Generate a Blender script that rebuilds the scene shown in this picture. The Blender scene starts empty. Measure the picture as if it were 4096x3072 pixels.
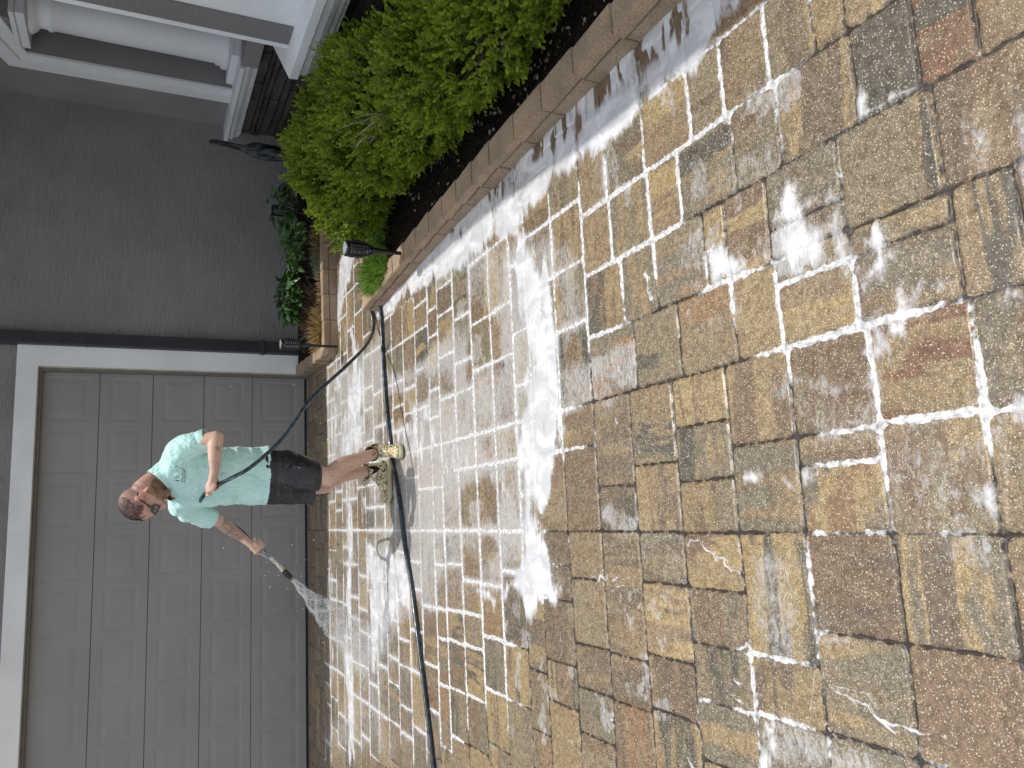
import bpy, bmesh, math, random
import numpy as np
from mathutils import Vector, Matrix, noise as mnoise
from mathutils.bvhtree import BVHTree
R = math.radians
C = bpy.context.scene.collection
sc = bpy.context.scene
random.seed(7); rng = np.random.default_rng(7)
H = 1.59
# ---------------------------------------------------------------- camera (phone held sideways: the frame is turned a quarter)
cd = bpy.data.cameras.new('camera'); cam = bpy.data.objects.new('camera', cd); C.objects.link(cam)
cd.sensor_fit = 'HORIZONTAL'; cd.sensor_width = 36.0; cd.lens = 3113.7/4096*36; cd.clip_start = .05; cd.clip_end = 400
P_, R_, Y_ = R(25.6587), R(-1.669), R(10.229)
cy, sy, cp, sp, cr, sr = math.cos(Y_), math.sin(Y_), math.cos(P_), math.sin(P_), math.cos(R_), math.sin(R_)
fwd = Vector((sy*cp, cy*cp, -sp)); rt = Vector((cy, -sy, 0)); dn = fwd.cross(rt)
rt2 = cr*rt + sr*dn; dn2 = -sr*rt + cr*dn
M = Matrix((dn2, rt2, -fwd)).transposed().to_4x4(); M.translation = Vector((0, 0, H)); cam.matrix_world = M
sc.camera = cam
# ---------------------------------------------------------------- sky and sun
w = bpy.data.worlds.new('World'); sc.world = w; w.use_nodes = True
SUNV = Vector((.20, .03, 1)).normalized()
nt = w.node_tree; bg = nt.nodes['Background']; sky = nt.nodes.new('ShaderNodeTexSky')
sky.sky_type = 'NISHITA'; sky.sun_disc = False; sky.sun_elevation = math.asin(SUNV.z)
sky.sun_rotation = math.atan2(SUNV.x, SUNV.y); sky.air_density = 1; sky.dust_density = 1.5
hs = nt.nodes.new('ShaderNodeHueSaturation'); hs.inputs['Saturation'].default_value = .3; nt.links.new(sky.outputs[0], hs.inputs['Color']); nt.links.new(hs.outputs[0], bg.inputs[0]); bg.inputs[1].default_value = .15
sl = bpy.data.lights.new('sun', 'SUN'); so = bpy.data.objects.new('sun', sl); C.objects.link(so)
sl.energy = 2.0; sl.angle = R(.5); sl.color = (1, .95, .87)
so.rotation_euler = SUNV.to_track_quat('Z', 'Y').to_euler()
sc.view_settings.view_transform = 'Standard'; sc.view_settings.look = 'None'; sc.view_settings.exposure = 0.6; sc.view_settings.gamma = 1
# ---------------------------------------------------------------- helpers
def tag(o, label=None, cat=None, group=None, kind=None):
    if label: o['label'] = label
    if cat: o['category'] = cat
    if group: o['group'] = group
    if kind: o['kind'] = kind
    return o
def empty(name, loc=(0, 0, 0), label=None, cat=None, group=None):
    o = bpy.data.objects.new(name, None); C.objects.link(o); o.location = loc; o.empty_display_size = .1
    return tag(o, label, cat, group)
def link(name, me, mat, parent=None, smooth=False):
    o = bpy.data.objects.new(name, me); C.objects.link(o)
    if mat: me.materials.append(mat)
    if parent is not None:
        o.parent = parent; o.matrix_parent_inverse = Matrix.Translation(parent.location).inverted() if parent.type == 'EMPTY' else Matrix()
    if smooth: me.polygons.foreach_set('use_smooth', [True]*len(me.polygons))
    return o
def obj(name, bm, mat, parent=None, smooth=False):
    me = bpy.data.meshes.new(name); bm.to_mesh(me); bm.free()
    return link(name, me, mat, parent, smooth)
def npmesh(name, V, F, n=4):
    me = bpy.data.meshes.new(name); V = np.asarray(V, np.float32); F = np.asarray(F, np.int32)
    me.vertices.add(len(V)); me.vertices.foreach_set('co', V.ravel())
    me.loops.add(F.size); me.loops.foreach_set('vertex_index', F.ravel())
    me.polygons.add(len(F)); me.polygons.foreach_set('loop_start', np.arange(0, F.size, n, dtype=np.int32))
    me.update(); me.validate(); return me
def setcol(me, name, A):
    a = me.color_attributes.new(name, 'FLOAT_COLOR', 'POINT'); A = np.asarray(A, np.float32)
    B = np.ones((len(A), 4), np.float32); B[:, :3] = A[:, :3]; a.data.foreach_set('color', B.ravel())
def setf(me, name, A):
    a = me.attributes.new(name, 'FLOAT', 'POINT'); a.data.foreach_set('value', np.asarray(A, np.float32))
def box(bm, x0, x1, y0, y1, z0, z1, bev=0, seg=1):
    r = bmesh.ops.create_cube(bm, size=1); vs = r['verts']
    for v in vs: v.co = Vector(((x0+x1)/2+v.co.x*(x1-x0), (y0+y1)/2+v.co.y*(y1-y0), (z0+z1)/2+v.co.z*(z1-z0)))
    if bev: bmesh.ops.bevel(bm, geom=list({e for v in vs for e in v.link_edges}), offset=bev, segments=seg, affect='EDGES', clamp_overlap=True)
    return vs
def prism(bm, pts, z0, z1, axis='z'):
    def P(a, b, t): return {'z': (a, b, t), 'y': (a, t, b), 'x': (t, a, b)}[axis]
    lo = [bm.verts.new(P(a, b, z0)) for a, b in pts]; hi = [bm.verts.new(P(a, b, z1)) for a, b in pts]
    n = len(pts); fs = [bm.faces.new(lo[::-1]), bm.faces.new(hi)]
    for i in range(n): fs.append(bm.faces.new((lo[i], lo[(i+1) % n], hi[(i+1) % n], hi[i])))
    bmesh.ops.recalc_face_normals(bm, faces=fs)
def lathe(bm, prof, seg=24, M=Matrix()):
    rings = []
    for r, z in prof: rings.append([bm.verts.new(M @ Vector((r*math.cos(2*math.pi*i/seg), r*math.sin(2*math.pi*i/seg), z))) for i in range(seg)])
    fs = []
    for a, b in zip(rings, rings[1:]):
        for i in range(seg): fs.append(bm.faces.new((a[i], a[(i+1) % seg], b[(i+1) % seg], b[i])))
    fs.append(bm.faces.new(rings[0][::-1])); fs.append(bm.faces.new(rings[-1])); return fs
def tube(bm, pts, rad, seg=10):
    pts = [Vector(p) for p in pts]; n = len(pts); rings = []; up = Vector((0, 0, 1)); pn = None
    for i, p in enumerate(pts):
        t = (pts[min(i+1, n-1)]-pts[max(i-1, 0)]).normalized()
        if pn is None: a = t.cross(up if abs(t.z) < .9 else Vector((1, 0, 0))).normalized()
        else: a = (pn - t*pn.dot(t)).normalized()
        pn = a; b = t.cross(a); r = rad[i] if hasattr(rad, '__len__') else rad
        rings.append([bm.verts.new(p+r*(a*math.cos(2*math.pi*k/seg)+b*math.sin(2*math.pi*k/seg))) for k in range(seg)])
    for a, b in zip(rings, rings[1:]):
        for i in range(seg): bm.faces.new((a[i], a[(i+1) % seg], b[(i+1) % seg], b[i]))
    bm.faces.new(rings[0][::-1]); bm.faces.new(rings[-1])
def spline(pts, n=12):
    P = [Vector(p) for p in pts]; P = [2*P[0]-P[1]]+P+[2*P[-1]-P[-2]]; out = []
    for i in range(1, len(P)-2):
        for k in range(n):
            t = k/n; a, b, c, d = P[i-1], P[i], P[i+1], P[i+2]
            out.append(.5*((2*b)+(c-a)*t+(2*a-5*b+4*c-d)*t*t+(-a+3*b-3*c+d)*t**3))
    out.append(P[-2]); return out
# numpy value noise
def _h(ix, iy, s):
    n = (ix.astype(np.int64)*374761393+iy.astype(np.int64)*668265263+s*974634777) & 0x7fffffff
    n = (n ^ (n >> 13))*1274126177 & 0x7fffffff
    return ((n ^ (n >> 16)) & 0xffffff)/float(0xffffff)
def vn(x, y, s=0):
    ix = np.floor(x); iy = np.floor(y); fx = x-ix; fy = y-iy; fx = fx*fx*(3-2*fx); fy = fy*fy*(3-2*fy)
    ix = ix.astype(np.int64); iy = iy.astype(np.int64)
    return (_h(ix, iy, s)*(1-fx)+_h(ix+1, iy, s)*fx)*(1-fy)+(_h(ix, iy+1, s)*(1-fx)+_h(ix+1, iy+1, s)*fx)*fy
def fbm(x, y, s=0, o=4):
    a = 0; k = .5; t = 0
    for i in range(o): a = a+k*vn(x*2**i+i*17.3, y*2**i-i*9.1, s+i); t += k; k *= .5
    return a/t
def ss(x, a, b): t = np.clip((x-a)/(b-a), 0, 1); return t*t*(3-2*t)
# materials
class NT:
    def __init__(s, name):
        s.m = bpy.data.materials.new(name); s.m.use_nodes = True; s.t = s.m.node_tree; s.b = s.t.nodes['Principled BSDF']
    def n(s, t, **k):
        x = s.t.nodes.new('ShaderNode'+t)
        for a, v in k.items():
            if a.startswith('i_'): x.inputs[int(a[2:])].default_value = v
            else: setattr(x, a, v)
        return x
    def l(s, a, b): s.t.links.new(a, b)
    def mix(s, f, a, b, mode='MIX'):
        x = s.n('MixRGB', blend_type=mode)
        for i, v in enumerate((f, a, b)):
            if isinstance(v, (int, float)): x.inputs[i].default_value = v if i == 0 else (v, v, v, 1)
            elif isinstance(v, tuple): x.inputs[i].default_value = (*v, 1)
            else: s.l(v, x.inputs[i])
        return x.outputs[0]
    def math(s, op, *a, clamp=False):
        x = s.n('Math', operation=op, use_clamp=clamp)
        for i, v in enumerate(a):
            if isinstance(v, (int, float)): x.inputs[i].default_value = v
            else: s.l(v, x.inputs[i])
        return x.outputs[0]
    def ramp(s, v, a, b, x=0., y=1.):
        r = s.n('MapRange', interpolation_type='SMOOTHSTEP', clamp=True); s.l(v, r.inputs[0])
        for i, k in enumerate((a, b, x, y)):
            if isinstance(k, (int, float)): r.inputs[i+1].default_value = k
            else: s.l(k, r.inputs[i+1])
        return r.outputs[0]
    def coord(s, sc=(1, 1, 1), rot=(0, 0, 0)):
        g = s.n('NewGeometry'); m = s.n('Mapping'); m.inputs['Scale'].default_value = sc; m.inputs['Rotation'].default_value = rot
        s.l(g.outputs['Position'], m.inputs[0]); return m.outputs[0]
    def noise(s, scale, det=3, sc=(1, 1, 1), rough=.5, dist=0):
        x = s.n('TexNoise'); x.inputs['Scale'].default_value = scale; x.inputs['Detail'].default_value = det; x.inputs['Roughness'].default_value = rough; x.inputs['Distortion'].default_value = dist
        s.l(s.coord(sc), x.inputs[0]); return x.outputs[0]
    def vor(s, scale, feat='F1', sc=(1, 1, 1), rand=1):
        x = s.n('TexVoronoi', feature=feat); x.inputs['Scale'].default_value = scale; x.inputs['Randomness'].default_value = rand; s.l(s.coord(sc), x.inputs[0]); return x
    def attr(s, n, f='Fac'): x = s.n('Attribute', attribute_name=n); return x.outputs[f]
    def bump(s, h, st=.3, d=.01):
        x = s.n('Bump'); x.inputs['Strength'].default_value = st; x.inputs['Distance'].default_value = d; s.l(h, x.inputs['Height']); s.l(x.outputs[0], s.b.inputs['Normal'])
    def col(s, c):
        if isinstance(c, tuple): s.b.inputs['Base Color'].default_value = (*c, 1)
        else: s.l(c, s.b.inputs['Base Color'])
    def rough(s, r, spec=.5):
        if isinstance(r, (int, float)): s.b.inputs['Roughness'].default_value = r
        else: s.l(r, s.b.inputs['Roughness'])
        s.b.inputs['Specular IOR Level'].default_value = spec
def simple(name, c, rough=.6, spec=.4, var=.12, sc=8, bs=0, bsc=60, bd=.003, vs=(1, 1, 1), metal=0):
    m = NT(name); n = m.noise(sc, 4, vs)
    m.col(m.mix(m.ramp(n, .3, .7), tuple(x*(1-var) for x in c), tuple(min(1, x*(1+var)) for x in c))); m.rough(rough, spec)
    m.b.inputs['Metallic'].default_value = metal
    if bs: m.bump(m.noise(bsc, 4, vs), bs, bd)
    return m.m
def stucco(name, c, comb=False, bs=.5, dist=.004):
    m = NT(name); n = m.noise(2.2, 4)
    m.col(m.mix(m.ramp(n, .3, .7), tuple(x*.93 for x in c), tuple(x*1.06 for x in c))); m.rough(.75, .25)
    if comb:
        a = m.noise(30, 4, (.35, .35, 2.0), .6, 1.4); b = m.noise(3, 2)
        m.bump(m.mix(m.ramp(b, .38, .62, 0, .18), a, .5), bs, dist)
    else: m.bump(m.noise(130, 4), bs, dist)
    return m.m
FOAM_POLY=[([(1.675,1.813),(1.673,2.049),(1.745,2.496),(1.772,2.956),(1.786,3.753),(1.738,4.55),(1.612,4.956),(1.51,5.478),(1.39,5.249),(1.429,4.768),(1.37,4.239),(1.334,3.798),(1.327,3.425),(1.295,3.158),(1.285,3.099),(1.337,3.054),(1.347,2.89),(1.373,2.758),(1.389,2.577),(1.371,2.365),(1.364,2.176),(1.389,2.1),(1.396,1.95),(1.383,1.852),(1.398,1.712),(1.418,1.666),(1.417,1.604),(1.45,1.483)],1.0,0.02,0.03),([(1.302,3.082),(1.156,2.98),(0.939,2.83),(0.736,2.833),(0.577,2.84),(0.417,2.83),(0.316,2.803),(0.222,2.826),(0.131,2.905),(0.037,2.978),(-0.02,3.062),(-0.12,3.031),(-0.215,2.966),(-0.321,2.841),(-0.361,2.884),(-0.394,3.071),(-0.471,3.168),(-0.398,3.242),(-0.322,3.339),(-0.266,3.246),(-0.162,3.178),(-0.08,3.215),(0.043,3.154),(0.147,3.166),(0.235,3.227),(0.36,3.189),(0.476,3.105),(0.616,3.052),(0.832,3.064),(0.971,3.096),(1.159,3.199)],1.0,0.02,0.05),([(-0.455,3.561),(-0.394,3.785),(-0.358,3.692),(-0.394,3.474),(-0.306,3.241),(-0.38,3.273),(-0.423,3.426)],1.0,0.02,0.04),([(0.394,3.497),(0.512,3.348),(0.658,3.28),(0.614,3.043),(0.357,3.165),(0.148,3.189),(0.175,3.283)],0.55,0.03,0.08),([(2.505,6.594),(2.37,6.515),(1.527,7.066),(1.447,6.883),(1.689,6.639),(2.007,6.288),(2.211,6.044)],1.0,0.03,0.05),([(1.473,7.011),(1.376,7.19),(-2.098,7.24),(-2.053,7.061),(0.086,6.952),(0.874,6.683),(1.344,6.572)],0.5,0.05,0.1),([(1.637,6.423),(1.205,6.259),(0.853,6.517),(0.469,6.622),(0.328,6.238),(0.483,5.874),(0.946,5.842),(1.389,6.023)],0.75,0.05,0.1),([(0.462,6.54),(-0.302,6.536),(-1.416,6.648),(-1.93,6.57),(-1.863,6.304),(-1.016,6.366),(0.072,6.328)],0.8,0.03,0.06),([(-0.214,5.856),(-1.083,5.878),(-1.105,5.707),(-0.744,5.47),(-0.598,4.894),(-0.339,4.862),(-0.232,5.211)],0.85,0.03,0.06),([(0.287,6.167),(-0.076,6.118),(-0.111,5.915),(0.128,5.767)],0.9,0.03,0.04),([(0.724,5.029),(0.693,4.598),(0.549,4.161),(0.438,3.889),(0.391,4.177),(0.38,4.671),(0.485,5.154)],0.62,0.05,0.1),([(0.338,4.336),(0.346,3.833),(0.233,3.487),(0.132,3.288),(0.101,3.557),(0.174,4.053)],0.6,0.05,0.1),([(1.239,3.614),(1.173,3.171),(1.03,2.995),(0.811,2.975),(0.888,3.203),(1.078,3.233)],0.62,0.05,0.08),([(0.762,1.548),(0.73,1.326),(0.666,1.32),(0.578,1.311),(0.593,1.545),(0.684,1.559)],0.8,0.03,0.04),([(0.778,1.537),(0.851,1.466),(0.779,1.451),(0.794,1.408),(0.755,1.375),(0.765,1.335),(0.73,1.326),(0.746,1.541)],0.8,0.015,0.02),([(0.751,1.806),(0.763,1.751),(0.721,1.736),(0.696,1.659),(0.741,1.624),(0.732,1.579),(0.659,1.585),(0.662,1.807)],0.8,0.015,0.02),([(0.637,1.289),(0.629,1.235),(0.585,1.19),(0.55,1.28),(0.559,1.2),(0.548,1.164),(0.521,1.149),(0.505,1.287)],0.8,0.015,0.02),([(0.958,1.228),(0.914,1.214),(0.922,1.16),(0.924,1.102),(0.916,1.067),(0.911,1.104),(0.905,1.162),(0.918,1.234)],0.9,0.01,0.01),([(0.339,1.297),(0.334,1.271),(0.416,1.279),(0.354,1.262)],0.78,0.02,0.03),([(0.442,1.204),(0.462,1.158),(0.427,1.11),(0.435,1.081),(0.401,1.053),(0.372,1.079),(0.38,1.135),(0.361,1.167),(0.341,1.251),(0.361,1.267),(0.373,1.195)],0.8,0.02,0.05),([(0.773,0.915),(0.762,0.855),(0.682,0.853),(0.59,0.867),(0.605,0.916),(0.69,0.913)],0.8,0.03,0.08),([(0.398,1.022),(0.388,0.898),(0.347,0.904),(0.371,0.996)],0.78,0.02,0.03),([(0.063,1.786),(0.087,1.696),(0.103,1.649),(0.078,1.661),(0.055,1.603),(0.022,1.566),(0.032,1.641),(0.047,1.693)],0.8,0.008,0.015),([(0.063,1.528),(0.065,1.473),(0.054,1.441),(0.042,1.484),(0.026,1.525)],0.8,0.01,0.01),([(-0.0,1.082),(0.003,1.041),(-0.054,1.04),(-0.092,1.031),(-0.054,1.054),(-0.034,1.076)],0.8,0.01,0.02),([(0.164,1.017),(0.139,0.936),(0.111,0.94),(0.092,0.97),(0.048,1.005),(0.115,1.014)],0.78,0.02,0.03),([(-0.595,1.773),(-0.592,1.728),(-0.658,1.703),(-0.737,1.74),(-0.764,1.796)],0.75,0.02,0.04),([(-0.234,1.531),(-0.336,1.515),(-0.355,1.432),(-0.377,1.521),(-0.437,1.545),(-0.362,1.542)],0.8,0.01,0.01)]
FOAM_STROKE=[([(-0.139,2.05),(-0.116,1.978),(-0.15,1.917),(-0.176,1.869),(-0.214,1.824)],0.006),([(0.316,2.41),(0.26,2.371),(0.265,2.268),(0.202,2.207),(0.167,2.171)],0.006),([(0.245,2.314),(0.181,2.237),(0.176,2.183)],0.006),([(-0.28,2.631),(-0.252,2.578),(-0.257,2.514),(-0.259,2.393)],0.005),([(-0.305,2.544),(-0.288,2.471),(-0.291,2.404)],0.005),([(-0.703,2.683),(-0.741,2.622),(-0.783,2.549)],0.005),([(-0.44,1.865),(-0.395,1.81)],0.005),([(-0.519,1.875),(-0.547,1.812),(-0.559,1.777)],0.005),([(-0.573,1.923),(-0.582,1.836),(-0.573,1.788)],0.004),([(-0.469,1.505),(-0.498,1.452),(-0.524,1.396),(-0.561,1.351)],0.005),([(-0.468,1.497),(-0.472,1.428),(-0.487,1.391)],0.004),([(-0.524,1.396),(-0.541,1.329),(-0.527,1.268),(-0.537,1.225)],0.006),([(-0.445,1.561),(-0.504,1.577),(-0.579,1.611)],0.008),([(-0.45,1.524),(-0.503,1.569)],0.006),([(-0.783,2.183),(-0.797,2.126),(-0.81,2.071)],0.004),([(0.776,1.858),(0.78,1.78)],0.004),([(0.55,2.365),(0.471,2.36)],0.006),([(0.798,2.157),(0.698,2.128)],0.006)]
WASH=[([(1.327,7.163),(1.356,5.251),(1.347,3.797),(1.306,3.157),(0.939,2.83),(0.316,2.803),(-0.021,3.028),(-0.341,2.862),(-0.409,3.253),(-0.434,3.85),(-0.613,4.759),(-1.145,5.858),(-1.508,7.157),(1.292,7.213)],0.72,0.15),([(0.546,4.843),(0.513,3.882),(0.218,3.279),(-0.101,3.217),(-0.33,3.291),(-0.322,3.967),(-0.243,4.553),(0.179,4.689)],0.95,0.12),([(1.323,3.206),(1.074,2.615),(0.754,2.581),(0.568,2.792),(0.889,2.794)],0.55,0.08),([(0.571,2.812),(0.586,2.497),(0.369,2.364),(0.334,2.495),(0.376,2.815)],0.6,0.05),([(-0.743,7.403),(-0.808,4.776),(-1.3,4.066),(-2.155,7.465)],0.5,0.15),([(0.599,2.557),(0.61,2.282),(0.425,2.29),(0.478,2.607)],0.75,0.03),([(1.117,1.87),(1.087,1.771),(0.922,1.761),(0.909,1.886)],0.6,0.03),([(1.087,1.738),(1.075,1.504),(0.926,1.498),(0.901,1.67),(0.954,1.746)],0.5,0.05),([(0.813,2.047),(0.834,1.828),(0.657,1.84),(0.666,2.041)],0.55,0.04),([(0.733,1.543),(0.689,1.317),(0.586,1.317),(0.597,1.536)],1.0,0.03),([(0.289,1.588),(0.254,1.296),(0.224,1.287),(0.223,1.53)],0.6,0.03),([(0.222,1.522),(0.201,1.284),(0.075,1.296),(0.081,1.533)],0.45,0.05),([(0.155,1.265),(0.15,1.024),(-0.082,1.029),(-0.092,1.276)],0.5,0.06),([(-0.133,1.755),(-0.117,1.538),(-0.409,1.548),(-0.423,1.74)],0.5,0.06),([(-0.594,1.737),(-0.579,1.366),(-0.64,1.406),(-0.732,1.765)],0.6,0.05),([(0.038,2.477),(-0.034,2.237),(-0.096,2.357),(-0.063,2.474)],0.7,0.03)]
CLEAR=[([(0.142,3.92),(0.12,3.472),(-0.013,3.513),(-0.03,3.937)],0.9),([(-0.177,3.952),(-0.102,3.578),(-0.211,3.481),(-0.319,3.901)],0.6),([(1.404,5.306),(1.27,3.805),(1.05,3.761),(0.956,4.907),(1.035,5.334)],0.8),([(0.786,5.239),(0.787,4.823),(0.63,4.788),(0.605,5.091)],0.8),([(0.514,6.226),(0.49,5.742),(-0.145,5.851),(-0.113,6.265)],0.5),([(1.084,3.693),(0.903,3.359),(0.677,3.384),(0.751,3.791)],0.75),([(0.864,4.915),(0.815,4.136),(0.648,3.936),(0.7,4.642)],0.5),([(0.48,7.349),(0.429,6.624),(-0.492,6.595),(-0.531,7.296)],0.4)]
JOINTF=[([(1.467,7.205),(2.412,6.512),(1.479,5.074),(1.35,3.152),(1.489,1.496),(1.345,1.309),(1.117,1.707),(0.777,1.932),(0.593,2.53),(0.254,2.752),(-0.06,3.076),(-0.374,2.828),(-0.721,3.335),(-1.37,4.347),(-2.155,7.465)],0.85),([(0.735,1.802),(0.643,1.291),(0.347,1.042),(0.336,0.915),(0.107,0.949),(0.052,1.066),(0.203,1.472),(0.295,1.59),(0.657,1.948)],0.95),([(-0.135,1.797),(-0.094,1.484),(-0.419,1.458),(-0.737,1.787),(-0.555,1.855)],0.8),([(0.277,1.559),(0.153,0.943),(-0.119,0.984),(-0.094,1.546)],0.75),([(-0.06,3.166),(-0.007,2.784),(-0.116,2.618),(-0.426,2.797),(-0.86,3.552),(-0.667,3.696)],0.7)]
STAIN=[(1.628,1.843),(1.746,2.533),(1.754,3.266),(1.68,4.052),(1.498,3.851),(1.549,3.181),(1.505,2.721),(1.525,2.346),(1.508,2.042),(1.515,1.696)]
# ---------------------------------------------------------------- the paved driveway: one sheet of stone pavers with soap foam lying on it
def build_paving():
    ys = [.6]
    while ys[-1] < 8.12: ys.append(ys[-1]+max(.0030, min(.0115, .0022*ys[-1]+.0004)))
    ys = np.concatenate([np.arange(-7, .6, .12), np.array(ys)]); ys[-1] = 8.125
    NC = 1000; t = np.linspace(0, 1, NC)
    te = np.concatenate([-np.linspace(1, 0, 30, endpoint=False)[:]**1.5*3.0, t, 1+np.linspace(0, 1, 21)[1:]**1.5*1.5]); te.sort()
    yy = ys[:, None]; xl = -(.36*np.maximum(yy, .6)+.55); xr = 1.72+np.clip((yy-4.7)*1.4, 0, 2.0)
    X = xl+(xr-xl)*te[None, :]; Yg = np.broadcast_to(yy, X.shape).copy()
    nr, nc = X.shape
    wx = X+.006*(vn(X*3.1, Yg*3.1, 5)-.5)+.0035*(vn(X*17, Yg*17, 6)-.5); wy = Yg+.006*(vn(X*2.9, Yg*2.9, 7)-.5)+.0035*(vn(X*18, Yg*16, 8)-.5)
    rects = []
    def cuts(a, b, L, rr): # random joints between a and b
        out = [a]
        while b-out[-1] > .30: out.append(out[-1]+rr.choice(L))
        rest = b-out[-1]
        if rest > .27: out.append(out[-1]+rest/2)
        elif rest < .12 and len(out) > 1: out.pop()
        out.append(b); return out
    rr = random.Random(3)
    near = {1.02: [.40, .16, -.096, -.342, -.592], 1.28: [.40, .155, .075, -.096, -.342, -.592], 1.545: [.40, .155, -.096, -.43, -.592],
            1.80: [.40, .24, .065, -.096, -.268, -.434, -.60], 2.06: [.40, .132, -.096, -.265, -.505, -.68]}
    yk = [1.02-.257*k for k in range(32, 0, -1)]+[1.02, 1.28, 1.545, 1.80, 2.06, 2.31, 2.555]
    while yk[-1] < 8.2: yk.append(yk[-1]+rr.choice([.25, .25, .17, .25]))
    for y0, y1 in zip(yk, yk[1:]):
        js = near.get(round(y0, 3))
        if js: js = js[::-1]; js = cuts(-7, js[0], [.165, .25, .25, .33], rr)[:-1]+js
        else: js = cuts(-7, -.096, [.165, .25, .25, .33], rr)[:-1]+cuts(-.096, .40, [.165, .25, .33], rr)
        for a, b in zip(js, js[1:]): rects.append((a, b, y0, y1, 0))
        if y0 > 2.5:
            js = cuts(.40, 5.2, [.165, .25, .25, .33], rr)
            for a, b in zip(js, js[1:]): rects.append((a, b, y0, y1, 0))
    nx = [[.40, .65, [1.03, 1.30, 1.555, 1.735, 1.995, 2.25, 2.555]], [.65, .90, [1.04, 1.305, 1.56, 1.735, 1.835, 2.095, 2.30, 2.555]],
          [.90, 1.15, [1.06, 1.23, 1.485, 1.67, 1.93, 2.10, 2.35, 2.555]], [1.15, 1.40, [1.06, 1.237, 1.334, 1.50, 1.69, 1.85, 2.11, 2.36, 2.555]],
          [1.40, 1.65, [1.0, 1.17, 1.42, 1.69, 1.84, 2.10, 2.36, 2.555]], [1.65, 1.9, [1.0, 1.25, 1.5, 1.75, 2.0, 2.25, 2.555]]]
    for a, b, j in nx:
        j = cuts(-7, j[0], [.17, .25, .25], rr)[:-1]+j
        for y0, y1 in zip(j, j[1:]):
            if (a, y0) in ((.40, 1.03), (.40, 1.30)): rects.append((a, .578, y0, y1, 1)); rects.append((.578, b, y0, y1, 1))
            elif (a, y0) == (.65, 1.305): rects.append((a, .738, y0, y1, 1)); rects.append((.738, b, y0, y1, 1))
            else: rects.append((a, b, y0, y1, 1))
    for k in range(14):
        a = 1.9+.25*k; j = cuts(-7, 2.555, [.17, .25], rr)
        for y0, y1 in zip(j, j[1:]): rects.append((a, a+.25, y0, y1, 1))
    pal = np.array([(.40, .29, .14), (.47, .34, .145), (.25, .165, .10), (.29, .235, .145), (.27, .115, .06), (.105, .105, .092), (.24, .205, .15), (.33, .235, .13), (.36, .21, .10), (.20, .15, .105)])
    wt = np.array([3, 1.5, 3, 3, .35, 1.5, 3, 3, 1.0, 2.6]); wt /= wt.sum()
    ED = np.full(X.shape, -.012, np.float32); COL = np.full(X.shape+(3,), .05, np.float32); Z = np.zeros(X.shape, np.float32); RND = np.zeros(X.shape, np.float32)
    pr = np.random.default_rng(11)
    for (a, b, y0, y1, o) in rects:
        ix = pr.choice(10, 3, p=wt); ix = ix if ix[0] not in (4, 5) else ix[[1, 0, 2]]; ca = pal[ix]; r4 = pr.random(6)
        i0 = np.searchsorted(ys, y0-.02); i1 = np.searchsorted(ys, y1+.02)
        if i1 <= i0: continue
        rows = slice(i0, i1); xs = X[rows]; cm = np.where((xs.min(0) < b+.02) & (xs.max(0) > a-.02))[0]
        if len(cm) == 0: continue
        cs = slice(cm[0], cm[-1]+1); px = wx[rows, cs]; py = wy[rows, cs]
        cx, cyy, hx, hy = (a+b)/2, (y0+y1)/2, (b-a)/2-.0024, (y1-y0)/2-.0024; rad = .010+.016*r4[0]
        qx = np.abs(px-cx)-hx+rad; qy = np.abs(py-cyy)-hy+rad
        d = rad-np.hypot(np.maximum(qx, 0), np.maximum(qy, 0))-np.minimum(np.maximum(qx, qy), 0)
        m = d > ED[rows, cs]
        u = (px-cx)/.25 if r4[1] < .5 else (py-cyy)/.25; v = (py-cyy)/.25 if r4[1] < .5 else (px-cx)/.25
        n1 = fbm(u*3.6+r4[2]*50, v*.55+r4[3]*50, 21, 4); n2 = fbm(u*6+r4[3]*70, v*1.4+9*r4[2], 31, 3); g = fbm(px*95, py*95, 41, 3)
        s1 = ss(n1, .45, .55)[..., None]; s2 = ss(n1+.35*(n2-.5), .56, .66)[..., None]
        c = ca[0]*(1-s1)+ca[1]*s1; c = c*(1-s2)+ca[2]*s2
        c = c*(.48+1.0*g[..., None])*(.92+.2*r4[5])
        c = (c*.84+c.mean(-1, keepdims=True)*.16)*.78+np.array([.25, .195, .13])*.22*(.6+.8*g[..., None]); c = c*.73
        z = -.0055*(1-ss(d, -.002, .009))+(r4[4]-.5)*.0028+((px-cx)*(r4[0]-.5)+(py-cyy)*(r4[5]-.5))*.006
        ed = ED[rows, cs]; ed[m] = d[m]; cc = COL[rows, cs]; cc[m] = c[m]; zz = Z[rows, cs]; zz[m] = z[m]; q = RND[rows, cs]; q[m] = r4[2]
    # ---- foam cover, outlined on the ground in metres
    def poly(P, sharp=.03, warp=.05, ws=5, ax=1.0, ay=1.0):
        P = np.array(P); lo = P.min(0)-.35; hi = P.max(0)+.35
        i0 = np.searchsorted(ys, lo[1]); i1 = np.searchsorted(ys, hi[1]); out = np.zeros(X.shape, np.float32)
        cm = np.where((X[i0:i1].min(0) < hi[0]) & (X[i0:i1].max(0) > lo[0]))[0]
        if i1 <= i0 or len(cm) == 0: return out
        rs, cs = slice(i0, i1), slice(cm[0], cm[-1]+1); x = X[rs, cs]; y = Yg[rs, cs]
        x2 = x+warp*(fbm(x*ws*ax, y*ws*ay, 51, 4)-.5)*2; y2 = y+warp*(fbm(x*ws*ax+40, y*ws*ay, 61, 4)-.5)*2
        D = np.full(x.shape, 1e9); ins = np.zeros(x.shape, bool)
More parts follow.
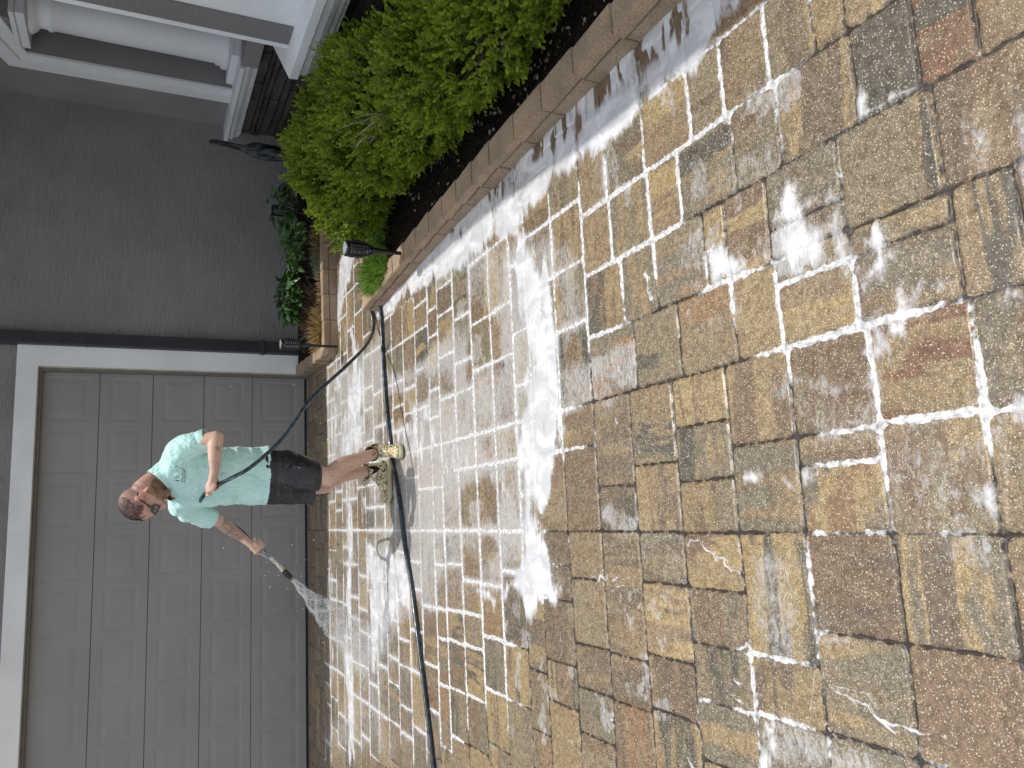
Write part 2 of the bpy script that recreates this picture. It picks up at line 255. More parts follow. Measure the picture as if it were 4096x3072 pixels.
        for k in range(len(P)):
            ax_, ay_ = P[k-1]; bx, by = P[k]; ex, ey = bx-ax_, by-ay_
            tt = np.clip(((x2-ax_)*ex+(y2-ay_)*ey)/(ex*ex+ey*ey+1e-12), 0, 1)
            D = np.minimum(D, np.hypot(x2-ax_-tt*ex, y2-ay_-tt*ey))
            if abs(ey) > 1e-12: ins ^= ((ay_ > y2) != (by > y2)) & (x2 < ex*(y2-ay_)/ey+ax_)
        out[rs, cs] = ss(np.where(ins, D, -D), -sharp, sharp); return out
    def stroke(P, wd, sharp=.012, warp=.02, ws=14):
        P = np.array(P, float); lo = P.min(0)-.2; hi = P.max(0)+.2
        i0 = np.searchsorted(ys, lo[1]); i1 = np.searchsorted(ys, hi[1]); out = np.zeros(X.shape, np.float32)
        cm = np.where((X[i0:i1].min(0) < hi[0]) & (X[i0:i1].max(0) > lo[0]))[0]
        if i1 <= i0 or len(cm) == 0: return out
        rs, cs = slice(i0, i1), slice(cm[0], cm[-1]+1); x = X[rs, cs]; y = Yg[rs, cs]
        x2 = x+warp*(fbm(x*ws, y*ws, 71, 3)-.5)*2; y2 = y+warp*(fbm(x*ws+40, y*ws, 81, 3)-.5)*2; D = np.full(x.shape, 1e9)
        for k in range(1, len(P)):
            a_, b_ = P[k-1], P[k]; e = b_-a_; tt = np.clip(((x2-a_[0])*e[0]+(y2-a_[1])*e[1])/(e@e+1e-12), 0, 1)
            D = np.minimum(D, np.hypot(x2-a_[0]-tt*e[0], y2-a_[1]-tt*e[1]))
        out[rs, cs] = 1-ss(D+wd*.8*(fbm(x*30, y*30, 91, 3)-.5), wd-sharp, wd+sharp); return out
    F = np.zeros(X.shape, np.float32); W = np.zeros(X.shape, np.float32); J = np.zeros(X.shape, np.float32); S = np.zeros(X.shape, np.float32)
    for P, v, s_, w_ in FOAM_POLY: F = np.maximum(F, v*poly(P, s_*2.6+.02, w_*1.5, 7, .5, 1.6))
    for P, wd in FOAM_STROKE: F = np.maximum(F, .80*stroke(P, wd*.9, .010, .030, 22))
    for P, v, s_ in WASH: W = np.maximum(W, v*poly(P, s_, .12, 3))
    for P, v in CLEAR:
        k = poly(P, .05, .08, 6); F *= 1-v*k; W *= 1-v*k
    for P, v in JOINTF: J = np.maximum(J, v*poly(P, .2, .12, 3))
    bl = fbm(X*2.3, Yg*2.3, 101, 3); st = fbm(X*7, Yg*16, 111, 4)
    far = ss(Yg, 2.0, 3.4)
    W = W*(.70+.5*ss(fbm(X*1.7+5, Yg*1.7, 121, 3), .30, .62))*(.7+.5*st)
    # thin soap blotches on single stones near the camera
    bb = fbm(X*9, Yg*9, 131, 5)+.18*(RND-.5)
    W = np.maximum(W, .62*ss(bb, .60, .68)*(Yg < 4)*ss(fbm(X*1.3, Yg*1.3, 141, 2), .42, .6))
    J = np.clip(np.maximum(J, .10)+1.1*(fbm(X*3.4, Yg*3.4, 151, 3)-.5)+.35*(fbm(X*12, Yg*12, 155, 2)-.5), 0, 1)
    S = ss(fbm(X*6+8*vn(X*2, Yg*2, 3), Yg*24, 161, 4), .51, .60)*poly(STAIN, .05, .06)*ss(fbm(X*3, Yg*3, 165, 2), .32, .48)
    F = np.clip(F+.95*(fbm(X*5, Yg*19, 181, 4)-.5)*(F > .02)*(1-.6*ss(F, .85, 1)), 0, 1.15)*(1-.35*ss(fbm(X*4+3, Yg*11, 191, 4), .55, .66)*(Yg < 9))
    F = F*(1-.95*S)
    Z2 = Z+.0065*F*(.6+.8*fbm(X*12, Yg*12, 171, 3)); cover = np.maximum(F, J*(1-ss(ED, .0, .006)))
    Z2 = np.where(cover > .3, np.maximum(Z2, -.001+.003*cover), Z2)
    V = np.stack([X, Yg, Z2], -1).reshape(-1, 3)
    i = np.arange((nr-1)*(nc-1)); r = i//(nc-1); c = i % (nc-1); b0 = r*nc+c
    me = npmesh('paving', V, np.stack([b0, b0+1, b0+nc+1, b0+nc], -1))
    me.polygons.foreach_set('use_smooth', np.ones(len(me.polygons), bool))
    setcol(me, 'pcol', COL.reshape(-1, 3)); setf(me, 'ed', ED.ravel()); setf(me, 'foam', F.ravel()); setf(me, 'wash', np.clip(W, 0, 1).ravel()); setf(me, 'jf', J.ravel()); setf(me, 'stain', S.ravel())
    m = NT('wet pavers under soap foam')
    ed = m.attr('ed'); foam = m.attr('foam'); wash = m.attr('wash'); jf = m.attr('jf'); pc = m.attr('pcol', 'Color')
    # aggregate specks in the cast stone
    v = m.vor(210, 'F1'); vc = m.n('SeparateColor'); m.l(v.outputs['Color'], vc.inputs[0])
    spk = m.math('MULTIPLY', m.ramp(v.outputs['Distance'], .28, .42, 1, 0), m.ramp(vc.outputs[0], .72, .78))
    v2 = m.vor(95, 'F1'); vc2 = m.n('SeparateColor'); m.l(v2.outputs['Color'], vc2.inputs[0])
    spk2 = m.math('MULTIPLY', m.ramp(v2.outputs['Distance'], .16, .26, 1, 0), m.ramp(vc2.outputs[1], .70, .76))
    g = m.noise(260, 4, rough=.7)
    c = m.mix(m.ramp(g, .35, .65), m.mix(1, pc, .48, 'MULTIPLY'), m.mix(1, pc, (1.42, 1.38, 1.3), 'MULTIPLY'))
    c = m.mix(m.math('MULTIPLY', spk, .75), c, (.60, .52, .36)); c = m.mix(m.math('MULTIPLY', spk2, .8), c, (.56, .49, .36))
    # thin soap film, streaked
    sn = m.noise(55, 6, (.55, 1.2, 1), .75, .8); wash = m.math('ADD', wash, m.math('MULTIPLY', m.ramp(ed, .0, .034, .42, 0), m.ramp(jf, .45, .85))); wf = m.ramp(m.math('ADD', wash, m.math('MULTIPLY', m.math('SUBTRACT', sn, .5), 1.9)), .30, .92)
    c = m.mix(m.math('MULTIPLY', wf, m.ramp(m.noise(120, 5, (.4, 1.4, 1), .75), .38, .62, .45, .86)), c, (.50, .50, .50))
    # joints: dark wet sand, or filled with foam
    jn = m.noise(38, 4); jj = m.ramp(m.math('ADD', jf, m.math('MULTIPLY', m.math('SUBTRACT', jn, .5), .7)), .36, .62)
    wdt = m.math('MULTIPLY', m.math('ADD', m.math('MULTIPLY', m.ramp(jf, .45, 1.0, .0018, .0060), jj), m.math('MULTIPLY', m.math('SUBTRACT', jn, .5), .024)), 1.)
    jd = m.ramp(ed, m.math('ADD', wdt, -.0005), m.math('ADD', wdt, .003), 1, 0)
    c = m.mix(jd, c, m.mix(jj, (.035, .028, .022), m.mix(m.ramp(m.noise(60, 4), .35, .62), (.40, .40, .41), (.74, .75, .76))))
    # foam with small open bubbles and drawn-out streaks
    fn = m.noise(34, 6, (.6, 1.1, 1), .7, 1.0); fn2 = m.noise(9, 3, (1, .5, 1), .5, 1.5)
    ff = m.ramp(m.math('ADD', foam, m.math('MULTIPLY', m.math('SUBTRACT', fn, .5), 0.95)), .33, .76)
    pv = m.vor(120, 'F1'); pit = m.math('MULTIPLY', m.ramp(pv.outputs['Distance'], .12, .22, 1, 0), m.ramp(m.noise(14, 2), .42, .56))
    fc = m.mix(m.ramp(fn2, .35, .7), (.52, .53, .55), (.73, .74, .76)); fc = m.mix(m.math('MULTIPLY', pit, .85), fc, (.25, .24, .22))
    c = m.mix(ff, c, fc)
    c = m.mix(m.math('MULTIPLY', m.attr('stain'), .75), c, (.13, .085, .045))
    m.col(c)
    rg = m.mix(ff, m.ramp(m.noise(25, 3), .35, .65, .22, .58), .42); m.l(rg, m.b.inputs['Roughness']); m.b.inputs['Specular IOR Level'].default_value = .5
    hb = m.math('ADD', m.math('MULTIPLY', g, .5), m.math('MULTIPLY', m.math('ADD', ff, m.math('MULTIPLY', spk2, .4)), .9)); hb = m.math('ADD', hb, m.math('MULTIPLY', fn, m.math('MULTIPLY', ff, .8)))
    m.bump(hb, .55, .0022)
    o = link('driveway', me, m.m); tag(o, kind='structure')
build_paving()
bm = bmesh.new()
prism(bm, [(-60, -60), (60, -60), (60, 60), (-60, 60)], -.30, -.06); o = obj('ground', bm, simple('soil ground', (.10, .09, .06), .9)); tag(o, kind='structure')
# ---------------------------------------------------------------- house
M_GREY = stucco('grey combed stucco', (.295, .285, .280), True, 1.0, .016)
M_GREY2 = stucco('grey stucco', (.27, .262, .262), False, .4, .003)
M_WHITE = stucco('white stucco trim', (.80, .82, .83), False, .35, .002)
M_WHITES = simple('white paint', (.80, .82, .84), .5, .4, .03, 3)
M_ROUGHW = stucco('white rough stucco', (.80, .82, .84), False, 1.0, .006)
M_DOOR = simple('taupe grey door paint', (.275, .266, .255), .42, .45, .05, 2.5, .08, 240, .001)
M_BLACK = simple('black painted metal', (.035, .036, .042), .4, .5, .1, 20)
M_DARK = simple('black plastic', (.014, .014, .015), .32, .5, .1, 30)
house = empty('house', (1.7, 8.1, 0), 'grey stucco house with white trim, garage door and stone base behind the paved driveway', 'house')
def part(name, bm, m, parent=None, smooth=False, label=None):
    o = obj(name, bm, m, parent or house, smooth)
    if label: o['label'] = label
    return o
# back wall with the garage opening: x from -4.2 to 1.49, z to 2.40
DX0, DX1, DZ, WY = -3.39, 1.50, 2.41, 8.09
bm = bmesh.new()
box(bm, 1.52, 4.6, WY+.03, 8.45, -.1, 3.75); box(bm, -6, 1.52, WY+.03, 8.45, DZ+.02, 3.75); box(bm, -6, DX0-.03, WY+.03, 8.45, -.1, DZ+.02)
part('front_wall', bm, M_GREY)
# white door surround
bm = bmesh.new()
prism(bm, [(1.688, 0), (1.688, 2.575), (-3.62, 2.575), (-3.62, 0), (DX0, 0), (DX0, DZ), (DX1, DZ), (DX1, 0)], WY-.02, WY+.031, 'y')
part('door_trim', bm, M_WHITE)
bm = bmesh.new(); box(bm, DX1-.01, DX1+.02, WY+.0, WY+.13, 0, DZ+.02); box(bm, DX0, DX1-.01, WY+.0, WY+.13, DZ-.008, DZ+.02); part('door_jamb', bm, simple('cream jamb paint', (.42, .40, .32), .5))
bm = bmesh.new(); box(bm, DX1-.035, DX1-.01, WY+.04, WY+.10, 0, DZ-.008); box(bm, DX0, DX1-.035, WY+.04, WY+.10, DZ-.033, DZ-.008); part('door_stop', bm, simple('taupe stop moulding', (.16, .15, .14), .5))
# sectional garage door, five sections of embossed panels
gd = empty('garage_door', (0, WY+.10, 0)); gd.parent = house; gd.matrix_parent_inverse = Matrix.Translation(house.location).inverted()
zs = [.012, .537, .995, 1.455, 1.912, 2.45]
def door_section(z0, z1):
    bm = bmesh.new(); y = WY+.105; g = .004
    n = 10; pw = (DX1-DX0)/n; xs = [DX1-.075-pw*.985*i for i in range(n)]
    def ring(r, yy): return [bm.verts.new((a, yy, b)) for a, b in r]
    cols = [DX1+.0]
    rects = []
    for x in xs:
        a, b = x-.415, x; c, d = z0+.085, z1-.085
        rects.append((a, b, c, d))
    # face built as strips around each panel
    edges = [DX0-.1]+[v for r in rects[::-1] for v in (r[0], r[1])]+[DX1]
    zz = [z0+g, rects[0][2], rects[0][3], z1-g]
    def V(x, z): return bm.verts.new((x, y, z))
    G = [[V(x, z) for z in zz] for x in edges]
    for i in range(len(edges)-1):
        for j in range(3):
            if i % 2 == 1 and j == 1:
                a, b, c, d = edges[i], edges[i+1], zz[1], zz[2]; prev = [G[i][1], G[i+1][1], G[i+1][2], G[i][2]]
                for off, dy in ((.010, .0024), (.030, .0024), (.062, -.0006), (.074, -.0010)):
                    cur = [bm.verts.new(p) for p in ((a+off, y+dy, c+off), (b-off, y+dy, c+off), (b-off, y+dy, d-off), (a+off, y+dy, d-off))]
                    for k in range(4): bm.faces.new((prev[k], prev[(k+1) % 4], cur[(k+1) % 4], cur[k]))
                    prev = cur
                bm.faces.new(prev)
            else: bm.faces.new((G[i][j], G[i+1][j], G[i+1][j+1], G[i][j+1]))
    # rolled edges top and bottom
    for j, zz2 in ((0, z0-.0), (3, z1+.0)):
        lo = [bm.verts.new((x, y+.014, zz2)) for x in edges]
        for i in range(len(edges)-1): bm.faces.new((G[i][j], G[i+1][j], lo[i+1], lo[i]) if j == 3 else (lo[i], lo[i+1], G[i+1][j], G[i][j]))
    box(bm, DX0-.1, DX1, y+.013, y+.05, z0, z1)
    return bm
for a, b in zip(zs, zs[1:]): obj('door_section', door_section(a, b), M_DOOR, gd)
bm = bmesh.new(); box(bm, DX0, DX1, WY+.098, WY+.15, -.004, .012); obj('rubber_seal', bm, simple('black rubber', (.008, .008, .008), .5), gd)
bm = bmesh.new(); box(bm, DX0-.2, DX1+.05, WY+.17, WY+.2, 0, 2.6); part('garage_backing', bm, M_BLACK)
# ribbed downspout
ds = bmesh.new(); prof = []
x0, x1, yb, yf = 1.690, 1.812, 8.115, 8.015
pts = [(x0, yb), (x0, yf+.008), (x0+.006, yf)]
for k in range(5):
    a = x0+.020+k*.0185; pts += [(a, yf), (a+.003, yf+.006), (a+.007, yf+.006), (a+.010, yf)]
pts += [(x1-.006, yf), (x1, yf+.008), (x1, yb)]
prism(ds, pts, .47, 3.7)
dsp = part('downspout', ds, M_BLACK)
bm = bmesh.new(); box(bm, x0-.012, x1+.014, yf-.012, yb+.004, .44, .485, .003)
obj('bracket', bm, M_BLACK, dsp)
bm = bmesh.new(); box(bm, x0-.008, x1+.010, yf-.008, yb+.004, 2.02, 2.03, .002); obj('bracket', bm, M_BLACK, dsp)
bm = bmesh.new(); box(bm, x0+.004, x1+.002, yf+.004, yb, .05, .437, .004); obj('elbow', bm, M_BLACK, dsp)
# porch side wall (plane x = 4.13) with its arched opening
XW = 4.13
bm = bmesh.new()
op = [(7.33, .84), (7.33, 2.54), (6.86, 2.62), (6.86, 3.75)]
prism(bm, [(8.13, .05), (8.13, 3.75), (6.86, 3.75), (6.86, 2.62), (7.33, 2.54), (7.33, .80), (3.0, .80), (3.0, .05)], XW, XW+.35, 'x'); part('side_wall', bm, M_GREY2)
# white two-step architrave
def band(outer, inner, t, name):
    bm = bmesh.new(); prism(bm, outer+inner[::-1], XW-t, XW+.002, 'x'); return part(name, bm, M_WHITES)
band([(7.552, .84), (7.552, 2.69), (7.17, 2.85), (7.17, 3.7)], [(7.43, .84), (7.43, 2.60), (7.02, 2.75), (7.02, 3.7)], .040, 'architrave')
band([(7.428, .84), (7.428, 2.598), (7.018, 2.748), (7.018, 3.7)], [(7.33, .84), (7.33, 2.53), (6.86, 2.66), (6.86, 3.7)], .022, 'architrave')
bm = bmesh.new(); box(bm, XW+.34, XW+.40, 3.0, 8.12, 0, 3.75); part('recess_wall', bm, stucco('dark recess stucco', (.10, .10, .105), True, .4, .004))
# sill with cyma moulding along the porch wall
def moulding(name, xf, y0, y1, zt, m=M_WHITES, dep=.5, mitre=0):
    prof = [(0, 0), (0, -.040), (.022, -.052), (.030, -.085), (.050, -.115), (.062, -.120), (.068, -.145), (.085, -.150), (.085, -.165), (dep, -.165), (dep, 0)]
    bm = bmesh.new()
    A = [bm.verts.new((xf+a, y0+mitre*a, zt+b)) for a, b in prof]; B = [bm.verts.new((xf+a, y1-a*(1 if mitre else 0)*0, zt+b)) for a, b in prof]
    n = len(prof)
    for i in range(n): bm.faces.new((A[i], A[(i+1) % n], B[(i+1) % n], B[i]))
    bm.faces.new(A[::-1]); bm.faces.new(B); bmesh.ops.recalc_face_normals(bm, faces=bm.faces); return part(name, bm, m)
moulding('sill', 3.97, 6.68, 8.125, .85)
bm = bmesh.new(); prism(bm, [(4.0, 5.6), (3.985, 6.0), (3.985, 6.66), (4.04, 6.675), (4.5, 6.675), (4.5, 5.6)], .70, .84); part('pedestal_block', bm, M_GREY2)
# round column on its plinth
def column(x, y):
    bm = bmesh.new(); T = Matrix.Translation((x, y, 0))
    lathe(bm, [(.205, .915), (.225, .935), (.225, .965), (.205, .985), (.195, .995), (.20, 1.015), (.182, 1.03), (.180, 1.3), (.178, 1.9), (.172, 2.30), (.185, 2.32), (.185, 2.345), (.172, 2.355), (.172, 2.41), (.20, 2.43), (.232, 2.47), (.232, 2.49)], 40, T)
    c = part('column', bm, M_WHITES, smooth=False)
    for p in c.data.polygons: p.use_smooth = True
    bm = bmesh.new(); box(bm, x-.25, x+.25, y-.25, y+.25, .851, .915, .004); o = obj('plinth', bm, M_WHITES, c)
    bm = bmesh.new(); box(bm, x-.255, x+.255, y-.255, y+.255, 2.491, 2.56, .004); box(bm, x-.27, x+.27, y-.27, y+.27, 2.561, 2.60, .004); obj('capital', bm, M_WHITES, c)
column(4.36, 6.98)
# stacked stone base under the sills
def stone(name, yz, x):
    bm = bmesh.new(); r = random.Random(5)
    y0, y1, z0, z1 = yz; z = z0
    while z < z1-.02:
        h = min(r.uniform(.045, .10), z1-z); y = y0
        while y < y1-.02:
            l = min(r.uniform(.10, .34), y1-y); d = r.uniform(0, .030)
            box(bm, x-.02-d, x+.12, y+.003, y+l-.003, z+.003, z+h-.003, .009)
            y += l
        z += h
    o = part(name, bm, None); m = NT('stacked stone'); n = m.noise(7, 3, (.3, .5, 2.2)); n2 = m.noise(45, 4)
    m.col(m.mix(m.ramp(n, .38, .62), (.055, .05, .048), m.mix(m.ramp(n2, .4, .6), (.11, .09, .07), (.08, .075, .07)))); m.rough(.85, .2); m.bump(n2, .8, .006)
    o.data.materials.append(m.m); return o
stone('stone_base', (4.3, 8.10, .05, .685), XW-.02)
# nearer bay with grey stucco panel, white borders and deep white sill
bm = bmesh.new(); box(bm, 2.94, 4.1, 1.2, 4.62, .80, 3.7); part('bay_wall', bm, M_ROUGHW)
bm = bmesh.new(); box(bm, 2.925, 2.9405, 4.375, 4.552, .802, 3.1); part('grey_panel', bm, stucco('grey stucco panel', (.20, .195, .195), True, .9, .007))
bm = bmesh.new(); box(bm, 2.915, 2.9405, 1.3, 3.98, .99, 3.1, .006); part('window_trim', bm, M_ROUGHW)
def deep_sill():
    prof = [(0, 0), (.004, -.050), (.030, -.060), (.036, -.100), (.058, -.135), (.072, -.140), (.080, -.170), (.105, -.178), (.105, -.20)]
    def loop(i, z): # plan outline, inset by i
        return [(2.685+i, 1.2), (2.685+i, 4.53-i*.42), (3.32+i*.4, 5.20-i*.9), (4.12, 5.20-i*.9), (4.12, 1.2)]
    bm = bmesh.new(); rings = [[bm.verts.new((x, y, .80+dz)) for x, y in loop(i, dz)] for i, dz in prof]
    for a, b in zip(rings, rings[1:]):
        for k in range(5): bm.faces.new((a[k], a[(k+1) % 5], b[(k+1) % 5], b[k]))
    bm.faces.new(rings[0]); bm.faces.new(rings[-1][::-1]); bmesh.ops.recalc_face_normals(bm, faces=bm.faces); part('bay_sill', bm, M_ROUGHW)
deep_sill()
stone('stone_base', (1.2, 4.95, .05, .598), 2.98)
# soffits and eaves above the picture
bm = bmesh.new(); box(bm, -7, 3.0, 7.34, 8.6, 3.6, 3.65); part('soffit', bm, M_WHITES)
bm = bmesh.new(); prism(bm, [(-7, 7.33), (3.1, 7.33), (3.1, 6.2), (2.9, 5.0), (2.46, 4.62), (2.34, 4.55), (2.33, 3.4), (2.26, 2.6), (2.18, -3), (8, -3), (8, 12), (-7, 12)], 4.05, 4.2); part('roof', bm, simple('brown roof tile', (.16, .10, .07), .8, .3, .3, 9))
# ---------------------------------------------------------------- planters of stacked blocks
def block_mat(name, c, c2):
    m = NT(name); n = m.noise(5, 3); s = m.noise(120, 4); st = m.noise(60, 4, (1, 1, .15)); v = m.vor(170)
    base = m.mix(m.ramp(n, .35, .65), c, c2); base = m.mix(m.ramp(s, .3, .7), m.mix(1, base, .72, 'MULTIPLY'), m.mix(1, base, (1.22, 1.2, 1.18), 'MULTIPLY'))
    base = m.mix(m.math('MULTIPLY', m.ramp(v.outputs['Distance'], .12, .2, 1, 0), .5), base, (.62, .52, .42)); m.col(base); m.rough(.8, .25)
    m.bump(m.math('ADD', s, m.math('MULTIPLY', st, .8)), .55, .003); return m.m
M_BLK = block_mat('tan concrete block', (.41, .305, .205), (.30, .23, .165)); M_BLK2 = block_mat('brown concrete block', (.30, .225, .16), (.37, .275, .195))
def planter(name, label, runs, soil, z1, z2, sz, cats='planter'):
    e = empty(name, (*runs[0][0][0], 0), label, cats)
    r = random.Random(hash(label) % 97 if False else len(label))
    caps = bmesh.new(); lows = bmesh.new()
    for path, side, wid, L in runs:
        path = [Vector((*p, 0)) for p in path]; seg = []
        for a, b in zip(path, path[1:]):
            n = max(1, round((b-a).length/L))
            for k in range(n): seg.append((a.lerp(b, k/n), a.lerp(b, (k+1)/n)))
        for bmx, zz0, zz1, off, jit in ((lows, -.03, z1-.003, .004, 0), (caps, z1, z2, 0, 1)):
            for k, (a, b) in enumerate(seg):
                d = (b-a).normalized(); nn = Vector((d.y, -d.x, 0))*side; j = r.uniform(-.006, .005); tw = .012*jit*(1 if L < .3 else .3)
                p0, p1 = a+d*.002, b-d*.002
                q = [p0+nn*(off+j), p1+nn*(off+j+tw), p1+nn*(wid+tw), p0+nn*wid]
                lo = [bmx.verts.new((v.x, v.y, zz0)) for v in q]; hi = [bmx.verts.new((v.x, v.y, zz1+r.uniform(-.003, .003)*jit)) for v in q]
                fs = [bmx.faces.new(lo[::-1]), bmx.faces.new(hi)]+[bmx.faces.new((lo[i], lo[(i+1) % 4], hi[(i+1) % 4], hi[i])) for i in range(4)]
                bmesh.ops.recalc_face_normals(bmx, faces=fs)
                bmesh.ops.bevel(bmx, geom=list({ed for f in fs for ed in f.edges}), offset=.0045 if jit else .004, segments=2, affect='EDGES')
    obj('cap_course', caps, M_BLK, e); obj('block_course', lows, M_BLK2, e)
    sb = bmesh.new(); prism(sb, soil, -.02, sz)
    m = NT('dark mulch'); v = m.vor(38); n = m.noise(60, 4); m.col(m.mix(m.ramp(n, .4, .7), (.010, .008, .006), (.035, .025, .018))); m.rough(.9, .1); m.bump(m.math('ADD', v.outputs['Distance'], n), 1, .02)
    obj('mulch_bed', sb, m.m, e); return e
near_path = [(1.500, 5.45), (1.512, 5.20), (1.545, 4.7), (1.580, 4.0), (1.608, 3.14), (1.622, 2.35), (1.632, 1.8), (1.65, .2)]
planter('near_planter', 'long curved low planter wall of tan blocks along the right edge of the driveway', [(near_path, -1, .125, .245), ([(1.592, 5.446), (2.4, 5.6)], -1, -.085, .22)],
        [(1.61, 5.36), (1.62, 5.2), (1.65, 4.7), (1.685, 4.0), (1.71, 3.14), (1.725, 2.35), (1.74, 1.8), (1.75, .2), (2.96, .2), (2.96, 4.4), (2.4, 5.5)], .070, .118, .075)
planter('far_planter', 'two-course planter of brown blocks in front of the grey wall beside the garage door',
        [([(1.485, 8.06), (1.432, 6.85)], 1, -.10, .24), ([(1.432, 6.85), (1.50, 6.712)], 1, -.10, .16), ([(1.50, 6.712), (3.9, 6.83)], 1, -.10, .245)],
        [(1.58, 8.08), (1.53, 6.85), (1.56, 6.80), (3.9, 6.92), (4.0, 8.1)], .075, .127, .10)
# ---------------------------------------------------------------- solar torch lights
def torch(loc, tilt, label, rz=0):
    t = empty('solar_torch', loc, label, 'garden light', 'black solar torch lights in the planters')
    t.rotation_euler = (tilt[0], tilt[1], rz); bpy.context.view_layer.update()
    def P(name, bm, m, smooth=True):
        o = bpy.data.objects.new(name, bpy.data.meshes.new(name)); bm.to_mesh(o.data); bm.free(); C.objects.link(o); o.data.materials.append(m); o.parent = t
        if smooth: o.data.polygons.foreach_set('use_smooth', [True]*len(o.data.polygons))
        return o
    bm = bmesh.new(); lathe(bm, [(.011, -.05), (.012, .12), (.015, .20), (.017, .205), (.021, .235), (.024, .262)], 16); P('pole', bm, M_DARK)
    # slotted basket: rings and ribs round a pale core
    bm = bmesh.new(); prof = [(.024, .262), (.036, .282), (.046, .308), (.051, .34), (.051, .38), (.047, .41)]
    def rad(z):
        for (r0, a), (r1, b) in zip(prof, prof[1:]):
            if a <= z <= b: return r0+(r1-r0)*(z-a)/(b-a)
        return prof[-1][0]
    for k in range(9):
        z = .270+k*.0165; r = rad(z); sm = lathe(bm, [(r-.004, z-.0032), (r+.001, z-.0032), (r+.001, z+.0032), (r-.004, z+.0032)], 28)
    for k in range(6):
        a = 2*math.pi*k/6+.3; pts = [((rad(z)+.0005)*math.cos(a), (rad(z)+.0005)*math.sin(a), z) for z in (.262, .285, .315, .345, .385, .41)]; tube(bm, pts, .0065, 6)
    for k in range(4):
        a = 2*math.pi*k/4+.9
        for z0 in (.30, .33, .36):
            tube(bm, [((rad(z0+q)+.0006)*math.cos(a+.25*math.sin(q*90)), (rad(z0+q)+.0006)*math.sin(a+.25*math.sin(q*90)), z0+q) for q in (0, .012, .024, .034)], .004, 5)
    P('basket', bm, M_DARK)
    bm = bmesh.new(); lathe(bm, [(.012, .262), (.028, .29), (.033, .33), (.033, .41)], 20); P('diffuser', bm, simple('pale frosted diffuser', (.72, .74, .76), .4))
    bm = bmesh.new(); lathe(bm, [(.044, .408), (.050, .412), (.051, .422), (.046, .427), (.043, .428)], 28); P('cap', bm, M_DARK)
    bm = bmesh.new(); lathe(bm, [(.0, .4275), (.038, .4275), (.039, .4285), (.038, .4295), (.001, .4295)][1:], 28); P('solar_panel', bm, simple('grey solar panel', (.30, .36, .38), .25, .6, .05))
    t.scale = (1, 1, 1); return t
torch((1.632, 4.52, .05), (R(2), R(-1), 0), 'black torch light standing at the end of the near planter beside the grassy herb')
torch((1.475, 6.60, .09), (0, 0, 0), 'black torch light in the corner of the far planter in front of the downspout', 1.0)
torch((2.96, 7.35, .05), (R(-12), R(14), 0), 'tilted black torch light half hidden among leaves behind the hedge', .5)
# ---------------------------------------------------------------- carved dark statue by the corner
def statue():
    bm = bmesh.new(); rr = random.Random(9)
    path = [(0, 0, 0, .075), (.0, 0, .06, .095), (.005, 0, .18, .095), (.0, 0, .32, .12), (-.01, 0, .45, .135), (-.015, 0, .56, .125), (-.02, 0, .64, .075), (-.01, 0, .70, .05), (.0, 0, .80, .045), (.01, 0, .92, .042), (.005, 0, .98, .05), (.0, 0, 1.02, .05), (0, 0, 1.05, .02)]
    n = 28; rings = []
    P = spline([(a, b, c) for a, b, c, d in path], 5); Rr = spline([(d, 0, 0) for a, b, c, d in path], 5)
    for i, p in enumerate(P):
        ring = []
        for k in range(n):
            a = 2*math.pi*k/n; r = max(.008, Rr[i].x)*(1+.16*math.sin(a*9+math.sin(p.z*14)*2.2)+.14*mnoise.noise(Vector((math.cos(a)*3, math.sin(a)*3, p.z*9))))
            ring.append(bm.verts.new((p.x+r*math.cos(a), p.y+r*math.sin(a)*.8, p.z)))
        rings.append(ring)
    for a, b in zip(rings, rings[1:]):
        for k in range(n): bm.faces.new((a[k], a[(k+1) % n], b[(k+1) % n], b[k]))
    bm.faces.new(rings[-1]); bm.faces.new(rings[0][::-1])
    for k in range(5):
        a = k*1.3; tube(bm, [(.06*math.cos(a), .05*math.sin(a), .06), (.12*math.cos(a), .10*math.sin(a), .02), (.16*math.cos(a), .13*math.sin(a), -.02)], [.025, .02, .012], 8)
    m = NT('dark carved wood'); n_ = m.noise(26, 5, (1, 1, .25), .6, 1.); m.col(m.mix(m.ramp(n_, .42, .62), (.012, .014, .016), (.12, .13, .135))); m.rough(.6, .4); m.bump(n_, 1, .015)
    o = obj('garden_statue', bm, m.m, None, True); o.location = (3.60, 7.5, .13); o.rotation_euler = (R(0), R(3), .4); o.scale = (.60, .60, .86)
    tag(o, 'dark grey carved statue with a long thin neck standing before the grey wall', 'statue')
statue()
# ---------------------------------------------------------------- plants
def leaf_mat(name, c, c2, trans=.25, rough=.45):
    m = NT(name); a = m.attr('lc', 'Color'); s = m.n('SeparateColor'); m.l(a, s.inputs[0])
    base = m.mix(s.outputs[0], c, c2); base = m.mix(m.math('MULTIPLY', s.outputs[1], .5), base, tuple(x*1.35 for x in c2)); m.col(base); m.rough(rough, .35)
    tr = m.n('BsdfTranslucent'); m.l(m.mix(1, base, (1.15, 1.25, .6), 'MULTIPLY'), tr.inputs[0]); mx = m.n('MixShader'); mx.inputs[0].default_value = trans
    out = [n for n in m.t.nodes if n.type == 'OUTPUT_MATERIAL'][0]; m.l(m.b.outputs[0], mx.inputs[1]); m.l(tr.outputs[0], mx.inputs[2]); m.l(mx.outputs[0], out.inputs[0]); return m.m
